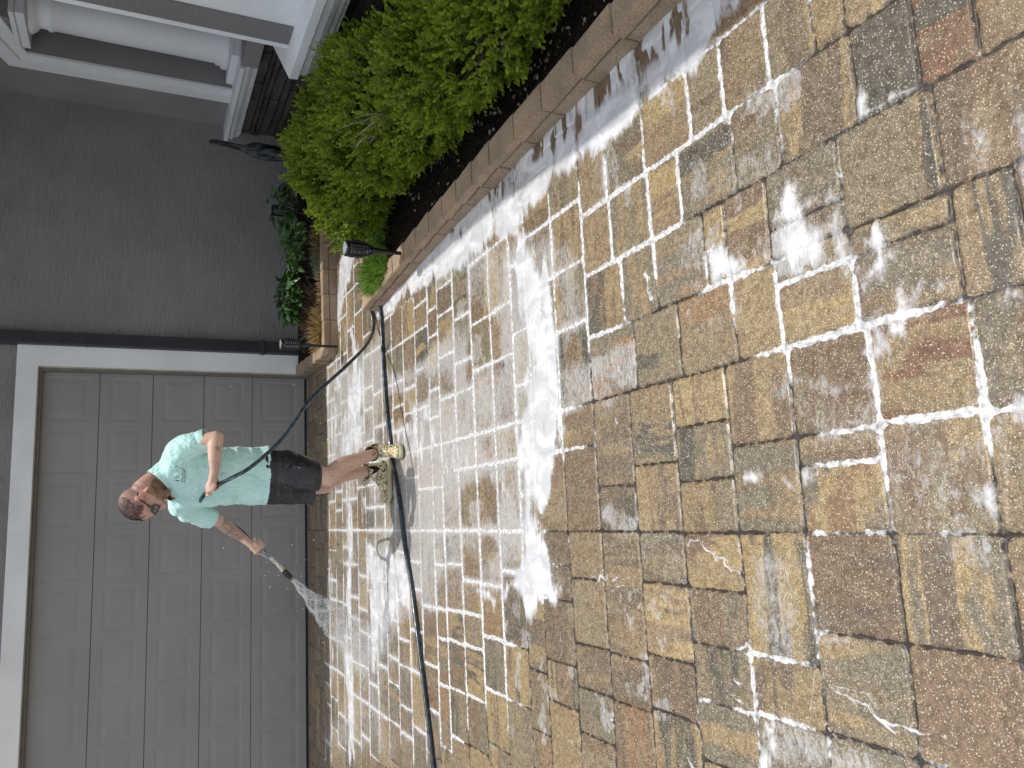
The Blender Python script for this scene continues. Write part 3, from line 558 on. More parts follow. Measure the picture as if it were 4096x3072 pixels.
# template leaf: along +x, unit length; rows of (x, half width, fold height)
def tmpl(kind):
    if kind == 'oval': st = [(0, .0, 0), (.25, .22, .02), (.6, .30, .05), (.88, .20, .03), (1, .0, 0)]
    elif kind == 'point': st = [(0, .0, 0), (.15, .20, .03), (.4, .33, .05), (.75, .18, .02), (1, .0, -.06)]
    else: st = [(0, .03, 0), (.5, .045, .06), (1, .0, .0)]
    V = []; F = []
    for x, w_, h in st:
        V += [(x, w_, h+w_*.35), (x, 0, h*.6), (x, -w_, h+w_*.35)]
    for i in range(len(st)-1):
        a = i*3; F += [(a, a+1, a+4, a+3), (a+1, a+2, a+5, a+4)]
    return np.array(V, float), np.array(F)
def leaves(pos, d, nrm, size, kind):
    V, F = tmpl(kind); n = len(pos); d = d/np.linalg.norm(d, axis=1)[:, None]
    s = np.cross(nrm, d); s /= np.linalg.norm(s, axis=1)[:, None]+1e-9; u = np.cross(d, s)
    P = pos[:, None]+size[:, None, None]*(V[None, :, 0:1]*d[:, None]+V[None, :, 1:2]*s[:, None]+V[None, :, 2:3]*u[:, None])
    Fs = F[None]+(np.arange(n)*len(V))[:, None, None]
    return P.reshape(-1, 3), Fs.reshape(-1, 4), len(V)
def leafmesh(name, pos, d, nrm, size, kind, mat, parent=None, var=None):
    P, Fa, k = leaves(pos, d, nrm, size, kind); me = npmesh(name, P, Fa)
    a = rng.random(len(pos)) if var is None else var; b = rng.random(len(pos))**3
    setcol(me, 'lc', np.repeat(np.stack([a, b, a*0], -1), k, 0)); return link(name, me, mat, parent, True)
def unit(n): v = rng.normal(size=(n, 3)); return v/np.linalg.norm(v, axis=1)[:, None]
M_TWIG = simple('grey brown twig', (.13, .10, .07), .8, .2, .3, 30)
M_BOX = leaf_mat('boxwood leaf', (.042, .085, .011), (.27, .36, .036), .40, .42)
def shrub(blobs, ntw, label, seed):
    # sprigs sit on an uneven skin of overlapping lobes; each carries pairs of small rounded leaves
    g = np.random.default_rng(seed); e = empty('boxwood_shrub', (blobs[0][0], blobs[0][1], .07), label, 'shrub', 'boxwood shrubs behind the near planter wall')
    B = np.array(blobs); tot = []; vol = (B[:, 3]*B[:, 4]+B[:, 4]*B[:, 5]+B[:, 3]*B[:, 5]); cnt = (ntw*vol/vol.sum()).astype(int)
    for b, c in zip(B, cnt):
        v = g.normal(size=(c, 3)); v /= np.linalg.norm(v, axis=1)[:, None]
        lump = .62+.72*fbm(v[:, 0]*3.6+b[0]*7+v[:, 2]*2.1, v[:, 1]*3.6+b[1]*7+v[:, 2]*2.7, 7, 3)
        dep = 1-.30*g.random(c)**1.6
        p = b[:3]+v*b[3:6]*(lump*dep)[:, None]; nn = v/b[3:6]; nn /= np.linalg.norm(nn, axis=1)[:, None]
        inside = np.zeros(c, bool)
        for b2 in B:
            if b2 is b: continue
            inside |= (((p-b2[:3])/(b2[3:6]*.82))**2).sum(1) < 1
        k = (~inside) & (p[:, 2] > .12); tot.append((p[k], nn[k]))
    p = np.concatenate([a for a, _ in tot]); nn = np.concatenate([b for _, b in tot]); n = len(p)
    ax = nn*.8+np.array([0, 0, .55])+g.normal(size=(n, 3))*.38; ax /= np.linalg.norm(ax, axis=1)[:, None]
    L = .045+.04*g.random(n); LP, LD, LN, LS, LV = [], [], [], [], []
    t0 = np.cross(ax, g.normal(size=(n, 3))); t0 /= np.linalg.norm(t0, axis=1)[:, None]; t1 = np.cross(ax, t0); tv = g.random(n)
    for k in range(5):
        f = k/4.; th = k*1.57+g.random(n)*.5
        for s_ in (0, math.pi):
            r = t0*np.cos(th+s_)[:, None]+t1*np.sin(th+s_)[:, None]; dd = r*(1.0-.55*f)+ax*(.55+.7*f)+g.normal(size=(n, 3))*.12
            LP.append(p+ax*(L*(f-.5))[:, None]); LD.append(dd); LN.append(ax+r*-.4); LS.append((.025+.008*g.random(n))*(1.08-.35*f)); LV.append(np.clip(.05+.45*tv+.45*f+.15*g.random(n), 0, 1))
    leafmesh('foliage', np.concatenate(LP), np.concatenate(LD), np.concatenate(LN), np.concatenate(LS), 'oval', M_BOX, e, np.concatenate(LV))
    bm = bmesh.new(); rr = random.Random(seed)
    for k in range(26):
        b = B[rr.randrange(len(B))]; a = rr.uniform(0, 6.28); q = Vector((b[0]+.75*b[3]*math.cos(a), b[1]+.75*b[4]*math.sin(a), b[2]+rr.uniform(-.2, .7)*b[5])); s0 = Vector((B[0][0]+rr.uniform(-.08, .08), b[1]+rr.uniform(-.1, .1), .05))
        m_ = s0.lerp(q, .5)+Vector((rr.uniform(-.06, .06), rr.uniform(-.06, .06), .02)); tube(bm, spline([s0, m_, q], 4), [.009-.0007*i for i in range(9)], 5)
    obj('branches', bm, M_TWIG, e, True); return e
shrub([(2.10, 2.35, .34, .30, .48, .26), (2.20, 2.80, .35, .32, .45, .27), (1.99, 2.70, .32, .24, .50, .22), (2.04, 3.08, .39, .28, .36, .27)], 7000, 'large green boxwood nearest the camera, cut by the picture edge', 1)
shrub([(2.18, 3.62, .41, .34, .38, .32), (2.36, 3.98, .44, .36, .36, .33), (2.03, 3.55, .35, .22, .42, .24), (2.10, 3.98, .42, .30, .38, .30)], 6000, 'middle green boxwood with bare twigs showing, between two others', 2)
shrub([(2.16, 4.42, .45, .34, .42, .33), (2.42, 4.75, .46, .34, .38, .30), (2.08, 4.78, .36, .28, .30, .26)], 6200, 'bright sunlit boxwood at the far end beside the torch light', 3)
# stray tall shoots on the far shrub and dead twigs showing on the middle one
bm = bmesh.new(); rr = random.Random(4)
for k in range(16):
    s0 = Vector((1.93+rr.uniform(-.03, .05), 3.45+rr.uniform(-.1, .2), .50+rr.uniform(-.05, .1))); q = s0+Vector((rr.uniform(-.10, -.02), rr.uniform(-.1, .16), rr.uniform(.0, .16))); tube(bm, spline([s0, s0.lerp(q, .5)+Vector((0, rr.uniform(-.02, .02), .01)), q], 3), [.0035, .003, .003, .0025, .002, .0015, .001], 5)
o = obj('dead_twigs', bm, simple('pale dead twig', (.30, .26, .20), .8, .2), None); tag(o, 'pale bare twigs poking out of the middle boxwood', 'twigs')
# broad-leaved plants by the grey wall
M_BROAD = leaf_mat('glossy broad leaf', (.022, .075, .018), (.06, .15, .035), .15, .32)
M_BROAD2 = leaf_mat('light broad leaf', (.06, .15, .05), (.14, .26, .07), .25, .35)
def broad(loc, rad, n, size, mat, label, seed, grp='broad-leaved plants in front of the grey wall'):
    g = np.random.default_rng(seed); e = empty('leafy_plant', (loc[0], loc[1], .1), label, 'plant', grp)
    v = g.normal(size=(n, 3)); v[:, 2] = np.abs(v[:, 2])*.8+.1*g.normal(size=n); v /= np.linalg.norm(v, axis=1)[:, None]
    p = np.array(loc)+v*np.array(rad)*(.55+.45*g.random(n))[:, None]; d = v*np.array([1, 1, .3])+g.normal(size=(n, 3))*.3+np.array([0, -.2, -.25]); nn = np.array([0, -.25, 1.])+v*.5+g.normal(size=(n, 3))*.25
    leafmesh('foliage', p, d, nn, size*(.7+.5*g.random(n)), 'point', mat, e)
    bm = bmesh.new(); base = Vector((loc[0], loc[1], .08))
    for k in range(0, n, 3): q = Vector(p[k]); tube(bm, [base+Vector((g.normal()*.02, g.normal()*.02, 0)), base.lerp(q, .5)+Vector((0, 0, .04)), q], [.005, .004, .002], 5)
    obj('stems', bm, simple('green brown stem', (.08, .09, .04), .6), e, True)
broad((2.08, 7.28, .27), (.24, .20, .17), 190, .10, M_BROAD, 'dark glossy leafy plant left of the pale green one by the grey wall', 21)
broad((2.52, 7.10, .26), (.22, .16, .18), 130, .095, M_BROAD2, 'pale green leafy plant between the torch and the dark leafy plant', 22)
broad((3.05, 7.5, .28), (.26, .16, .21), 110, .09, M_BROAD, 'shaded dark leafy plant behind the tilted torch light', 23)
# tufts
def tuft(name, loc, n, L, spread, kind, mat, label, cat, seed, w_=1., grp=None, stems=0, dome=None):
    g = np.random.default_rng(seed); e = empty(name, (loc[0], loc[1], loc[2]), label, cat, grp)
    r = g.random((n, 2)); th = r[:, 0]*6.283; rad = np.sqrt(r[:, 1]); off = np.stack([np.cos(th)*rad*spread[0], np.sin(th)*rad*spread[1], 0*th], -1)
    d = np.stack([off[:, 0]*2.2/max(spread[0], .01)*.5, off[:, 1]*2.2/max(spread[1], .01)*.5, 1.0+0*th], -1)+g.normal(size=(n, 3))*.35
    z = g.random(n)*(dome or 0)*(1-rad*.6); p = np.array(loc)+off+np.stack([0*z, 0*z, z], -1)
    leafmesh('blades', p, d, g.normal(size=(n, 3)), L*(.6+.7*g.random(n))*w_, kind, mat, e)
    if stems:
        bm = bmesh.new()
        for k in range(stems):
            q0 = Vector(p[k]); q1 = q0+Vector(d[k]).normalized()*L*1.6+Vector((0, 0, .02)); tube(bm, spline([q0, q0.lerp(q1, .5)+Vector((g.normal()*.012, g.normal()*.012, 0)), q1], 3), .0014, 4)
            bmesh.ops.create_icosphere(bm, subdivisions=1, radius=.005, matrix=Matrix.Translation(q1))
        obj('stalks', bm, M_TWIG if mat != M_HERB else simple('herb stalk', (.12, .09, .05), .7), e)
    return e
M_HERB = leaf_mat('fine green herb leaf', (.08, .18, .03), (.26, .42, .08), .3, .4)
M_DRY = leaf_mat('dry straw blade', (.28, .19, .09), (.50, .38, .20), .2, .7)
M_DRYD = leaf_mat('brown dry blade', (.09, .06, .045), (.20, .12, .07), .1, .8)
M_SILV = leaf_mat('silvery leaf', (.13, .19, .13), (.30, .38, .28), .15, .6)
M_RUST = leaf_mat('rusty dead leaf', (.30, .13, .045), (.45, .24, .10), .3, .6)
tuft('herb_clump', (1.68, 5.08, .08), 2600, .060, (.12, .27), 'blade', M_HERB, 'fine-leaved green herb spilling over the end of the near planter', 'plant', 31, stems=26, dome=.13)
tuft('herb_clump', (1.95, 5.02, .08), 700, .055, (.12, .18), 'blade', M_HERB, 'dim green herb patch between torch light and boxwood', 'plant', 32, stems=6, dome=.12)
tuft('dry_grass_tuft', (1.72, 7.0, .09), 420, .11, (.16, .12), 'blade', M_DRY, 'straw-coloured dry grass tuft beside the corner torch light', 'dry grass', 33, stems=20, grp='dry tufts in the far planter', dome=.03)
tuft('dry_grass_tuft', (1.92, 7.2, .09), 300, .15, (.16, .12), 'blade', M_DRYD, 'dark brown dry seed stalks between straw tuft and leafy plant', 'dry grass', 34, stems=40, grp='dry tufts in the far planter', dome=.03)
tuft('dry_grass_tuft', (2.52, 6.98, .09), 260, .09, (.14, .08), 'blade', M_DRY, 'small rusty dry tuft under the pale green leafy plant', 'dry grass', 35, stems=16, grp='dry tufts in the far planter', dome=.05)
tuft('dry_grass_tuft', (2.12, 6.93, .09), 200, .07, (.26, .05), 'blade', M_DRY, 'low trailing dry stems along the far planter edge', 'dry grass', 36, stems=14, grp='dry tufts in the far planter')
tuft('silver_herb', (2.34, 6.98, .09), 420, .045, (.12, .07), 'blade', M_SILV, 'small silvery grey herb beside the far planter edge', 'plant', 37, w_=1., dome=.09)
def rusty(loc, seed):
    g = np.random.default_rng(seed); e = empty('dead_bush', loc, 'rusty brown dead bush under the white sill tip', 'shrub'); n = 520
    v = g.normal(size=(n, 3)); v /= np.linalg.norm(v, axis=1)[:, None]; p = np.array(loc)+v*np.array([.13, .16, .13])*(.5+.5*g.random(n))[:, None]
    leafmesh('foliage', p, v+g.normal(size=(n, 3))*.5, g.normal(size=(n, 3)), .028*(.7+.6*g.random(n)), 'oval', M_RUST, e)
    bm = bmesh.new()
    for k in range(0, n, 26): tube(bm, [(loc[0], loc[1], .08), tuple((p[k]+np.array([loc[0], loc[1], .1]))/2+.02), tuple(p[k])], [.006, .004, .002], 5)
    obj('branches', bm, M_TWIG, e)
rusty((2.74, 4.70, .50), 41)
# fallen leaves on the mulch
g_ = np.random.default_rng(51); n = 300; yy_ = g_.uniform(1.6, 4.4, n); xx_ = 1.73+.42*g_.random(n)
o = leafmesh('fallen_leaves', np.stack([xx_, yy_, .078+.01*g_.random(n)], -1), np.stack([g_.normal(size=n), g_.normal(size=n), .15*g_.normal(size=n)], -1), np.tile([0, 0, 1.], (n, 1))+g_.normal(size=(n, 3))*.4, .018+.012*g_.random(n), 'oval', leaf_mat('dead fallen leaf', (.10, .075, .05), (.30, .24, .17), 0, .8))
tag(o, kind='stuff')
# ---------------------------------------------------------------- hoses, spray
def V3(*a): return Vector(a)
m = NT('wet dark blue rubber hose'); n_ = m.noise(40, 3); m.col(m.mix(m.ramp(n_, .45, .6), (.012, .022, .036), (.03, .055, .08))); m.rough(m.ramp(m.noise(30, 3), .4, .6, .15, .4), .6); M_HOSE = m.m
hp = [(1.75, 5.75, .03), (1.62, 5.62, .02), (1.53, 5.57, .016), (1.443, 5.50, .02), (1.35, 5.44, .045), (1.226, 5.32, .119), (1.035, 5.1, .306), (.769, 4.95, .588), (.575, 4.83, .735), (.444, 4.78, .845), (.318, 4.745, .991), (.262, 4.77, 1.09), (.219, 4.835, 1.175),
      (.185, 4.90, 1.215), (.16, 4.98, 1.232), (.13, 5.10, 1.24), (.10, 5.24, 1.235), (.085, 5.40, 1.21), (.06, 5.52, 1.14), (.02, 5.62, 1.03), (-.04, 5.64, .94), (-.10, 5.56, .895), (-.118, 5.44, .885), (-.120, 5.375, .888)]
hose = empty('water_hose', (1.53, 5.57, 0), 'dark blue hose held up in both hands and ending in the spraying nozzle', 'hose')
bm = bmesh.new(); tube(bm, spline(hp, 10), .0115, 14); obj('hose_tube', bm, M_HOSE, hose, True)
# white printing along the hose: short dashes just proud of the rubber
sp = spline(hp, 10); bm = bmesh.new()
for k in range(66, 112):
    if k % 4 in (0, 1, 2) and k not in (84, 85, 95, 96):
        p = sp[k]; q = sp[k].lerp(sp[k+1], .55); off = V3(-.55, -.80, .25).normalized()*.0112; tube(bm, [p+off, q+off], .0013, 5)
obj('printed_text', bm, simple('white print', (.6, .62, .64), .5), hose)
a0, a1 = V3(-.120, 5.36, .888), V3(-.369, 5.38, .647); ax = (a1-a0).normalized(); Q = ax.to_track_quat('Z', 'Y').to_matrix().to_4x4(); Q.translation = a0
noz = bpy.data.objects.new('nozzle', bpy.data.meshes.new('nozzle')); C.objects.link(noz); noz.parent = hose; noz.matrix_parent_inverse = Matrix.Translation(hose.location).inverted()
bm = bmesh.new(); lathe(bm, [(.010, .145), (.014, .147), (.014, .172), (.010, .173), (.010, .178), (.0155, .179), (.0155, .192), (.012, .193), (.012, .226), (.0145, .228), (.0145, .262), (.012, .264), (.012, .275)], 8, Q)
bm.to_mesh(noz.data); bm.free(); noz.data.materials.append(simple('nickel fitting', (.52, .50, .46), .25, .6, .15, 60, metal=.85))
def np_(name, prof, seg, mat):
    bm = bmesh.new(); lathe(bm, prof, seg, Q); o = obj(name, bm, mat); o.parent = noz; o.matrix_parent_inverse = Matrix.Translation(hose.location).inverted() if False else Matrix(); o.data.polygons.foreach_set('use_smooth', [True]*len(o.data.polygons)); return o
m = NT('blue marbled grip'); n_ = m.noise(75, 4, dist=1.5); n2 = m.noise(40, 3); m.col(m.mix(m.ramp(n_, .47, .53), m.mix(m.ramp(n2, .42, .55), (.02, .16, .50), (.03, .03, .03)), (.35, .36, .30))); m.rough(.3)
np_('grip', [(.012, -.005), (.017, 0), (.0185, .05), (.0185, .12), (.0175, .145), (.012, .15)], 20, m.m)
np_('brass_ring', [(.013, .262), (.019, .263), (.019, .272), (.013, .273)], 20, simple('brass', (.55, .38, .13), .3, .5, .1, metal=.8))
np_('spray_head', [(.014, .272), (.0195, .275), (.0205, .30), (.0195, .335), (.017, .345), (.010, .345)], 20, M_DARK)
hp2 = [(1.72, 5.50, .02), (1.60, 5.42, .018), (1.50, 5.33, .018), (1.35, 5.31, .02), (1.177, 5.303, .016), (.807, 5.251, .018), (.536, 5.182, .016), (.43, 5.165, .016), (.307, 5.10, .016), (.087, 4.992, .016), (-.155, 4.916, .018), (-.415, 4.802, .016), (-.803, 4.668, .018), (-1.425, 4.484, .016), (-2.3, 4.25, .018), (-4.5, 3.9, .016)]
bm = bmesh.new(); tube(bm, spline(hp2, 10), .0135, 14); o = obj('ground_hose', bm, M_HOSE, None, True); tag(o, 'dark blue wet hose lying across the foamy pavers behind the boots', 'hose')
# water leaving the nozzle
g_ = np.random.default_rng(77); tip = np.array(a1+ax*.012); dr = np.array([-.72, .06, -.62]); dr /= np.linalg.norm(dr)
s1 = np.cross(dr, [0, 1, 0]); s1 /= np.linalg.norm(s1); s2 = np.cross(dr, s1); P = []; D = []; S = []
n = 17000
t = g_.random(n)**.75*.92; r = np.sqrt(g_.random(n)); hollow = g_.random(n) < .55; r = np.where(hollow, .70+.30*g_.random(n), r)*(1+.25*(vn(t*25, g_.random(n)*0+3, 3)-.5)); th = g_.random(n)*6.283
th = th+.35*np.sin(t*60+th*3)
cone = .012+.20*t+.05*t*t; P = tip+dr*t[:, None]+(s1*(np.cos(th)*r*cone)[:, None]+s2*(np.sin(th)*r*cone)[:, None])
P[:, 2] -= .22*t*t; keep = (P[:, 2] > .006) & (g_.random(n) > .92*np.clip((t-.30)/.5, 0, 1)); P = P[keep]; t = t[keep]; n = len(P)
D = dr+(P-tip-dr*t[:, None])/np.maximum(t, .05)[:, None]+g_.normal(size=(n, 3))*.28; D /= np.linalg.norm(D, axis=1)[:, None]
def drops(P, D, ln, wd):
    s = np.cross(D, [0, 0, 1.]); s /= np.linalg.norm(s, axis=1)[:, None]; u = np.cross(D, s)
    V = np.stack([P-D*ln[:, None], P+s*wd[:, None], P+u*wd[:, None], P-s*wd[:, None], P-u*wd[:, None], P+D*ln[:, None]], 1).reshape(-1, 3)
    T = np.array([(0, 2, 1), (0, 3, 2), (0, 4, 3), (0, 1, 4), (5, 1, 2), (5, 2, 3), (5, 3, 4), (5, 4, 1)])
    return V, (T[None]+(np.arange(len(P))*6)[:, None, None]).reshape(-1, 3)
V_, F_ = drops(P, D, 0.0025+.006*g_.random(n), (.0004+.0009*g_.random(n)*(.7+.6*t)))
m = NT('water droplets'); m.col((.86, .90, .93)); m.rough(.15, .6); m.b.inputs['Alpha'].default_value = .6; m.b.inputs['Transmission Weight'].default_value = .35
o = link('water_spray', npmesh('water_spray', V_, F_, 3), m.m, None, True); tag(o, kind='stuff')
k = 46; P = np.concatenate([tip+np.array([.02, 0, .05])+g_.normal(size=(k, 3))*np.array([.09, .06, .09]), np.array([-.5, 5.45, .30])+g_.normal(size=(34, 3))*np.array([.10, .1, .12]), np.array([.25, 4.9, .8])+g_.normal(size=(26, 3))*np.array([.35, .1, .3])])
P = P[P[:, 2] > .05]; bm = bmesh.new()
for p in P: bmesh.ops.create_icosphere(bm, subdivisions=1, radius=.0009+.0028*g_.random()**3, matrix=Matrix.Translation(Vector(p)))
o = obj('flying_drops', bm, simple('bright water drop', (.85, .88, .9), .1, .8, .02), None, True); tag(o, kind='stuff')
# ---------------------------------------------------------------- the man washing the driveway
def ball(bm, c, r, rot=None, sub=2):
    T = Matrix.Translation(Vector(c))@((rot.to_4x4()) if rot else Matrix())@Matrix.Diagonal((*r, 1)); bmesh.ops.create_icosphere(bm, subdivisions=sub, radius=1, matrix=T)
def capsule(bm, pts, rads, seg=16, flat=None):
    # closed tapered tube with rounded ends; flat = (direction, factor)
    pts = [Vector(p) for p in pts]; P = spline(pts, 6) if len(pts) > 2 else [pts[0].lerp(pts[1], i/6) for i in range(7)]
    rr_ = [v.x for v in (spline([(r, 0, 0) for r in rads], 6) if len(pts) > 2 else [Vector((rads[0]+(rads[1]-rads[0])*i/6, 0, 0)) for i in range(7)])]
    t0 = (P[0]-P[1]).normalized(); t1 = (P[-1]-P[-2]).normalized(); PP = []; RR = []
    for a in (80, 55, 30): PP.append(P[0]+t0*rr_[0]*math.sin(R(a))); RR.append(rr_[0]*math.cos(R(a)))
    PP += P; RR += rr_
    for a in (30, 55, 80): PP.append(P[-1]+t1*rr_[-1]*math.sin(R(a))); RR.append(rr_[-1]*math.cos(R(a)))
    n0 = len(bm.verts); tube(bm, PP, RR, seg)
    if flat:
        d = flat[0].normalized(); bm.verts.ensure_lookup_table()
        for v in bm.verts[n0:]:
            i = min(range(0, len(P), 2), key=lambda k: (P[k]-v.co).length); o_ = (v.co-P[i]); v.co -= d*o_.dot(d)*(1-flat[1])
def fuse(name, bm, voxel, smooth, mat, parent, disp=None):
    me = bpy.data.meshes.new(name); bmesh.ops.recalc_face_normals(bm, faces=bm.faces); bm.to_mesh(me); bm.free(); o = bpy.data.objects.new(name, me); C.objects.link(o)
    md = o.modifiers.new('r', 'REMESH'); md.mode = 'VOXEL'; md.voxel_size = voxel
    if smooth: ms = o.modifiers.new('s', 'SMOOTH'); ms.factor = .5; ms.iterations = smooth
    dg = bpy.context.evaluated_depsgraph_get(); m2 = bpy.data.meshes.new_from_object(o.evaluated_get(dg)); o.modifiers.clear(); o.data = m2; m2.name = name
    n = len(m2.vertices); co = np.empty(n*3, np.float32); m2.vertices.foreach_get('co', co); co = co.reshape(-1, 3); no = np.empty(n*3, np.float32); m2.vertices.foreach_get('normal', no); no = no.reshape(-1, 3)
    if disp is not None: co2 = co+no*disp(co, no)[:, None]; m2.vertices.foreach_set('co', co2.astype(np.float32).ravel()); m2.update(); co = co2
    m2.materials.clear(); m2.materials.append(mat); m2.polygons.foreach_set('use_smooth', [True]*len(m2.polygons))
    o.parent = parent; o.matrix_parent_inverse = Matrix.Translation(parent.location).inverted(); return o, co, no
man = empty('person', (.30, 5.12, 0), 'bearded man with bowed head in aqua t-shirt, black shorts and camouflage boots, spraying a hose', 'person')
LAT = V3(.76, -.65, 0).normalized(); FR = V3(-.65, -.76, 0).normalized(); UP = V3(0, 0, 1)
Lsh, Lel, Lwr = V3(.420, 4.935, 1.385), V3(.500, 4.80, 1.172), V3(.300, 4.80, 1.180)
Rsh, Rel, Rwr = V3(.125, 5.18, 1.335), V3(.020, 5.29, 1.105), V3(-.092, 5.345, .955)
fH = V3(-.56, -.17, -.80).normalized(); uH = V3(-.80, 0, .60); uH = (uH-fH*uH.dot(fH)).normalized(); lH = uH.cross(fH).normalized()
OH = V3(.148, 4.965, 1.553); SH = 1.03
HM = Matrix((fH, lH, uH)).transposed()
def hd(f, l, u): return OH+HM@Vector((f*SH, l*SH, u*SH))
def hb(bm, c, r, sub=3): ball(bm, hd(*c), [x*SH for x in r], HM, sub)
bm = bmesh.new()
hb(bm, (-.018, 0, .018), (.095, .074, .086)); hb(bm, (.035, 0, .015), (.058, .060, .068)); hb(bm, (.045, 0, -.045), (.050, .056, .070)); hb(bm, (.040, 0, -.082), (.050, .050, .038)); hb(bm, (.074, 0, -.105), (.024, .026, .022))
hb(bm, (.083, 0, .004), (.016, .042, .012)); hb(bm, (.090, 0, -.072), (.013, .024, .011)); capsule(bm, [hd(.088, 0, -.004), hd(.104, 0, -.028), hd(.110, 0, -.044)], [.009, .011, .014], 10)
for s in (1, -1):
    hb(bm, (.062, .034*s, -.042), (.028, .024, .024)); hb(bm, (.100, .011*s, -.046), (.010, .008, .008)); hb(bm, (.01, .058*s, -.060), (.03, .014, .035))
    hb(bm, (-.008, .078*s, -.022), (.020, .009, .030)); hb(bm, (-.014, .082*s, -.004), (.014, .008, .014)); hb(bm, (.0, .076*s, -.046), (.010, .008, .014))
nk0, nk1 = V3(.290, 5.03, 1.43), hd(-.035, 0, -.055)
capsule(bm, [nk0, nk0.lerp(nk1, .5)+V3(.012, .01, .005), nk1], [.070, .062, .064])
capsule(bm, [V3(.27, 5.03, 1.42), hd(.01, 0, -.10)], [.045, .04], 12)
# trunk and limbs under the clothes
capsule(bm, [V3(.29, 5.115, .93), V3(.295, 5.11, 1.05), V3(.285, 5.07, 1.2), V3(.28, 5.055, 1.34)], [.125, .12, .14, .115], 20)
for a, b in ((Lsh, 1), (Rsh, 1)): capsule(bm, [V3(.28, 5.05, 1.36), a], [.062, .050])
def limb(pts, rads, flat=None): capsule(bm, pts, rads, 16, flat)
limb([Lsh, Lsh.lerp(Lel, .5)+V3(.012, 0, 0), Lel], [.055, .047, .040]); limb([Lel, Lel.lerp(Lwr, .35)+V3(0, 0, .004), Lwr], [.040, .041, .026])
limb([Rsh, Rsh.lerp(Rel, .5), Rel], [.055, .046, .038]); limb([Rel, Rel.lerp(Rwr, .35), Rwr], [.038, .040, .026])
Lhip, Lkn, Lan = V3(.345, 5.05, .90), V3(.262, 4.945, .495), V3(.425, 5.085, .13)
Rhip, Rkn, Ran = V3(.235, 5.18, .90), V3(.225, 5.205, .47), V3(.315, 5.215, .12)
for h, k, a, bd in ((Lhip, Lkn, Lan, V3(.028, .03, 0)), (Rhip, Rkn, Ran, V3(.035, .01, 0))):
    limb([h, h.lerp(k, .5), k], [.090, .076, .058]); limb([k, k.lerp(a, .28)+bd*.9, k.lerp(a, .55)+bd*.7, a], [.055, .057, .047, .033]); ball(bm, k+V3(-.022, -.015, .0), (.036, .036, .042))
def hand(wr, c, axis, palm, r, mirror=1, thumb_out=.3):
    # fist closed round a rod: c on the rod, palm = direction from the rod to the back of the hand
    axis = axis.normalized(); palm = (palm-axis*palm.dot(axis)).normalized(); t = axis.cross(palm)*mirror
    pc = c+palm*(r+.017); rot = Matrix((axis, t, palm)).transposed()
    ball(bm, pc, (.041, .036, .0175), rot, 3); capsule(bm, [wr, wr.lerp(pc, .6), pc], [.027, .025, .022], 12)
    for k, (off, L) in enumerate(((-.031, 205), (-.0105, 235), (.0105, 228), (.030, 190))):
        pts = []; rd = []
        for j in range(6):
            a = R(18+(L-18)*j/5); q = r+.0098; pts.append(c+axis*off+palm*q*math.cos(a)*(1.15 if j < 2 else 1)+t*q*math.sin(a)*(1.18 if j in (1, 2) else 1)); rd.append(.0098-.0005*j)
        capsule(bm, pts, rd, 8); ball(bm, pts[1], (.0112,)*3)
    p0 = pc+axis*-.030-t*.022; p1 = c+axis*-.040-t*(r+.020)+palm*.004; p2 = c+axis*(-.052-thumb_out*.02)-t*(r+.010)-palm*.008; p3 = c+axis*(-.058-thumb_out*.06)-t*(r+.004)-palm*.012
    capsule(bm, [p0, p1, p2, p3], [.0145, .0125, .0112, .0095], 8)
hax = (V3(.185, 4.90, 1.215)-V3(.262, 4.77, 1.09)).normalized(); hand(Lwr, V3(.219, 4.835, 1.175), -hax*1, V3(.25, -.85, .35), .0115, -1)
hand(Rwr, a0+ax*.026, -ax, V3(.25, -.55, .75), .0185, 1, .6)
M_SKIN = NT('sun-flushed skin'); a_ = M_SKIN.attr('skin', 'Color'); nn_ = M_SKIN.noise(90, 3); M_SKIN.col(M_SKIN.mix(M_SKIN.ramp(nn_, .3, .7), M_SKIN.mix(1, a_, .88, 'MULTIPLY'), a_)); M_SKIN.rough(.48, .4)
M_SKIN.b.inputs['Subsurface Weight'].default_value = .12; M_SKIN.b.inputs['Subsurface Radius'].default_value = (.02, .008, .004); M_SKIN.bump(M_SKIN.noise(160, 3), .25, .0015)
body, co, no = fuse('body', bm, .0042, 3, M_SKIN.m, man)
def segd(P, a, b):
    a = np.array(a); b = np.array(b); e = b-a; t = np.clip(((P-a)@e)/(e@e), 0, 1); return np.linalg.norm(P-a-t[:, None]*e, axis=1), t
base = np.array([.66, .43, .33]); col = np.tile(base, (len(co), 1)); L_ = (co-np.array(OH))@np.array(HM)/SH; f_, l_, u_ = L_[:, 0], L_[:, 1], L_[:, 2]; ishead = np.linalg.norm(L_, axis=1) < .16
fl = np.where(ishead, .75, 0.)*np.clip((f_+.12)/.1, 0, 1); col = col*(1-fl[:, None])+np.array([.66, .38, .30])*fl[:, None]
nz = fbm(co[:, 0]*60+co[:, 2]*35, co[:, 1]*60-co[:, 2]*50, 201, 4); nz2 = fbm(co[:, 0]*160+co[:, 2]*90, co[:, 1]*160-co[:, 2]*140, 211, 3)
sc_ = ss(u_+.06*(nz-.5), -.015, .02)*ss(-f_+.10*(nz-.5)+.1*np.clip(u_-.02, 0, .1), -.052, -.028)*ishead*(np.abs(l_) < .2)
sc_ = np.maximum(sc_, ishead*ss(-f_, .02, .05)*ss(u_, -.075, -.05)); col = col*(1-.6*sc_[:, None])+np.array([.17, .105, .095])*.6*sc_[:, None]
brd = ishead*ss(-u_+.03*(nz-.5), .050, .068)*ss(f_+.3*(-u_-.05)+.02*(nz-.5), -.012, .012)*(1-ss(-u_, .13, .15))
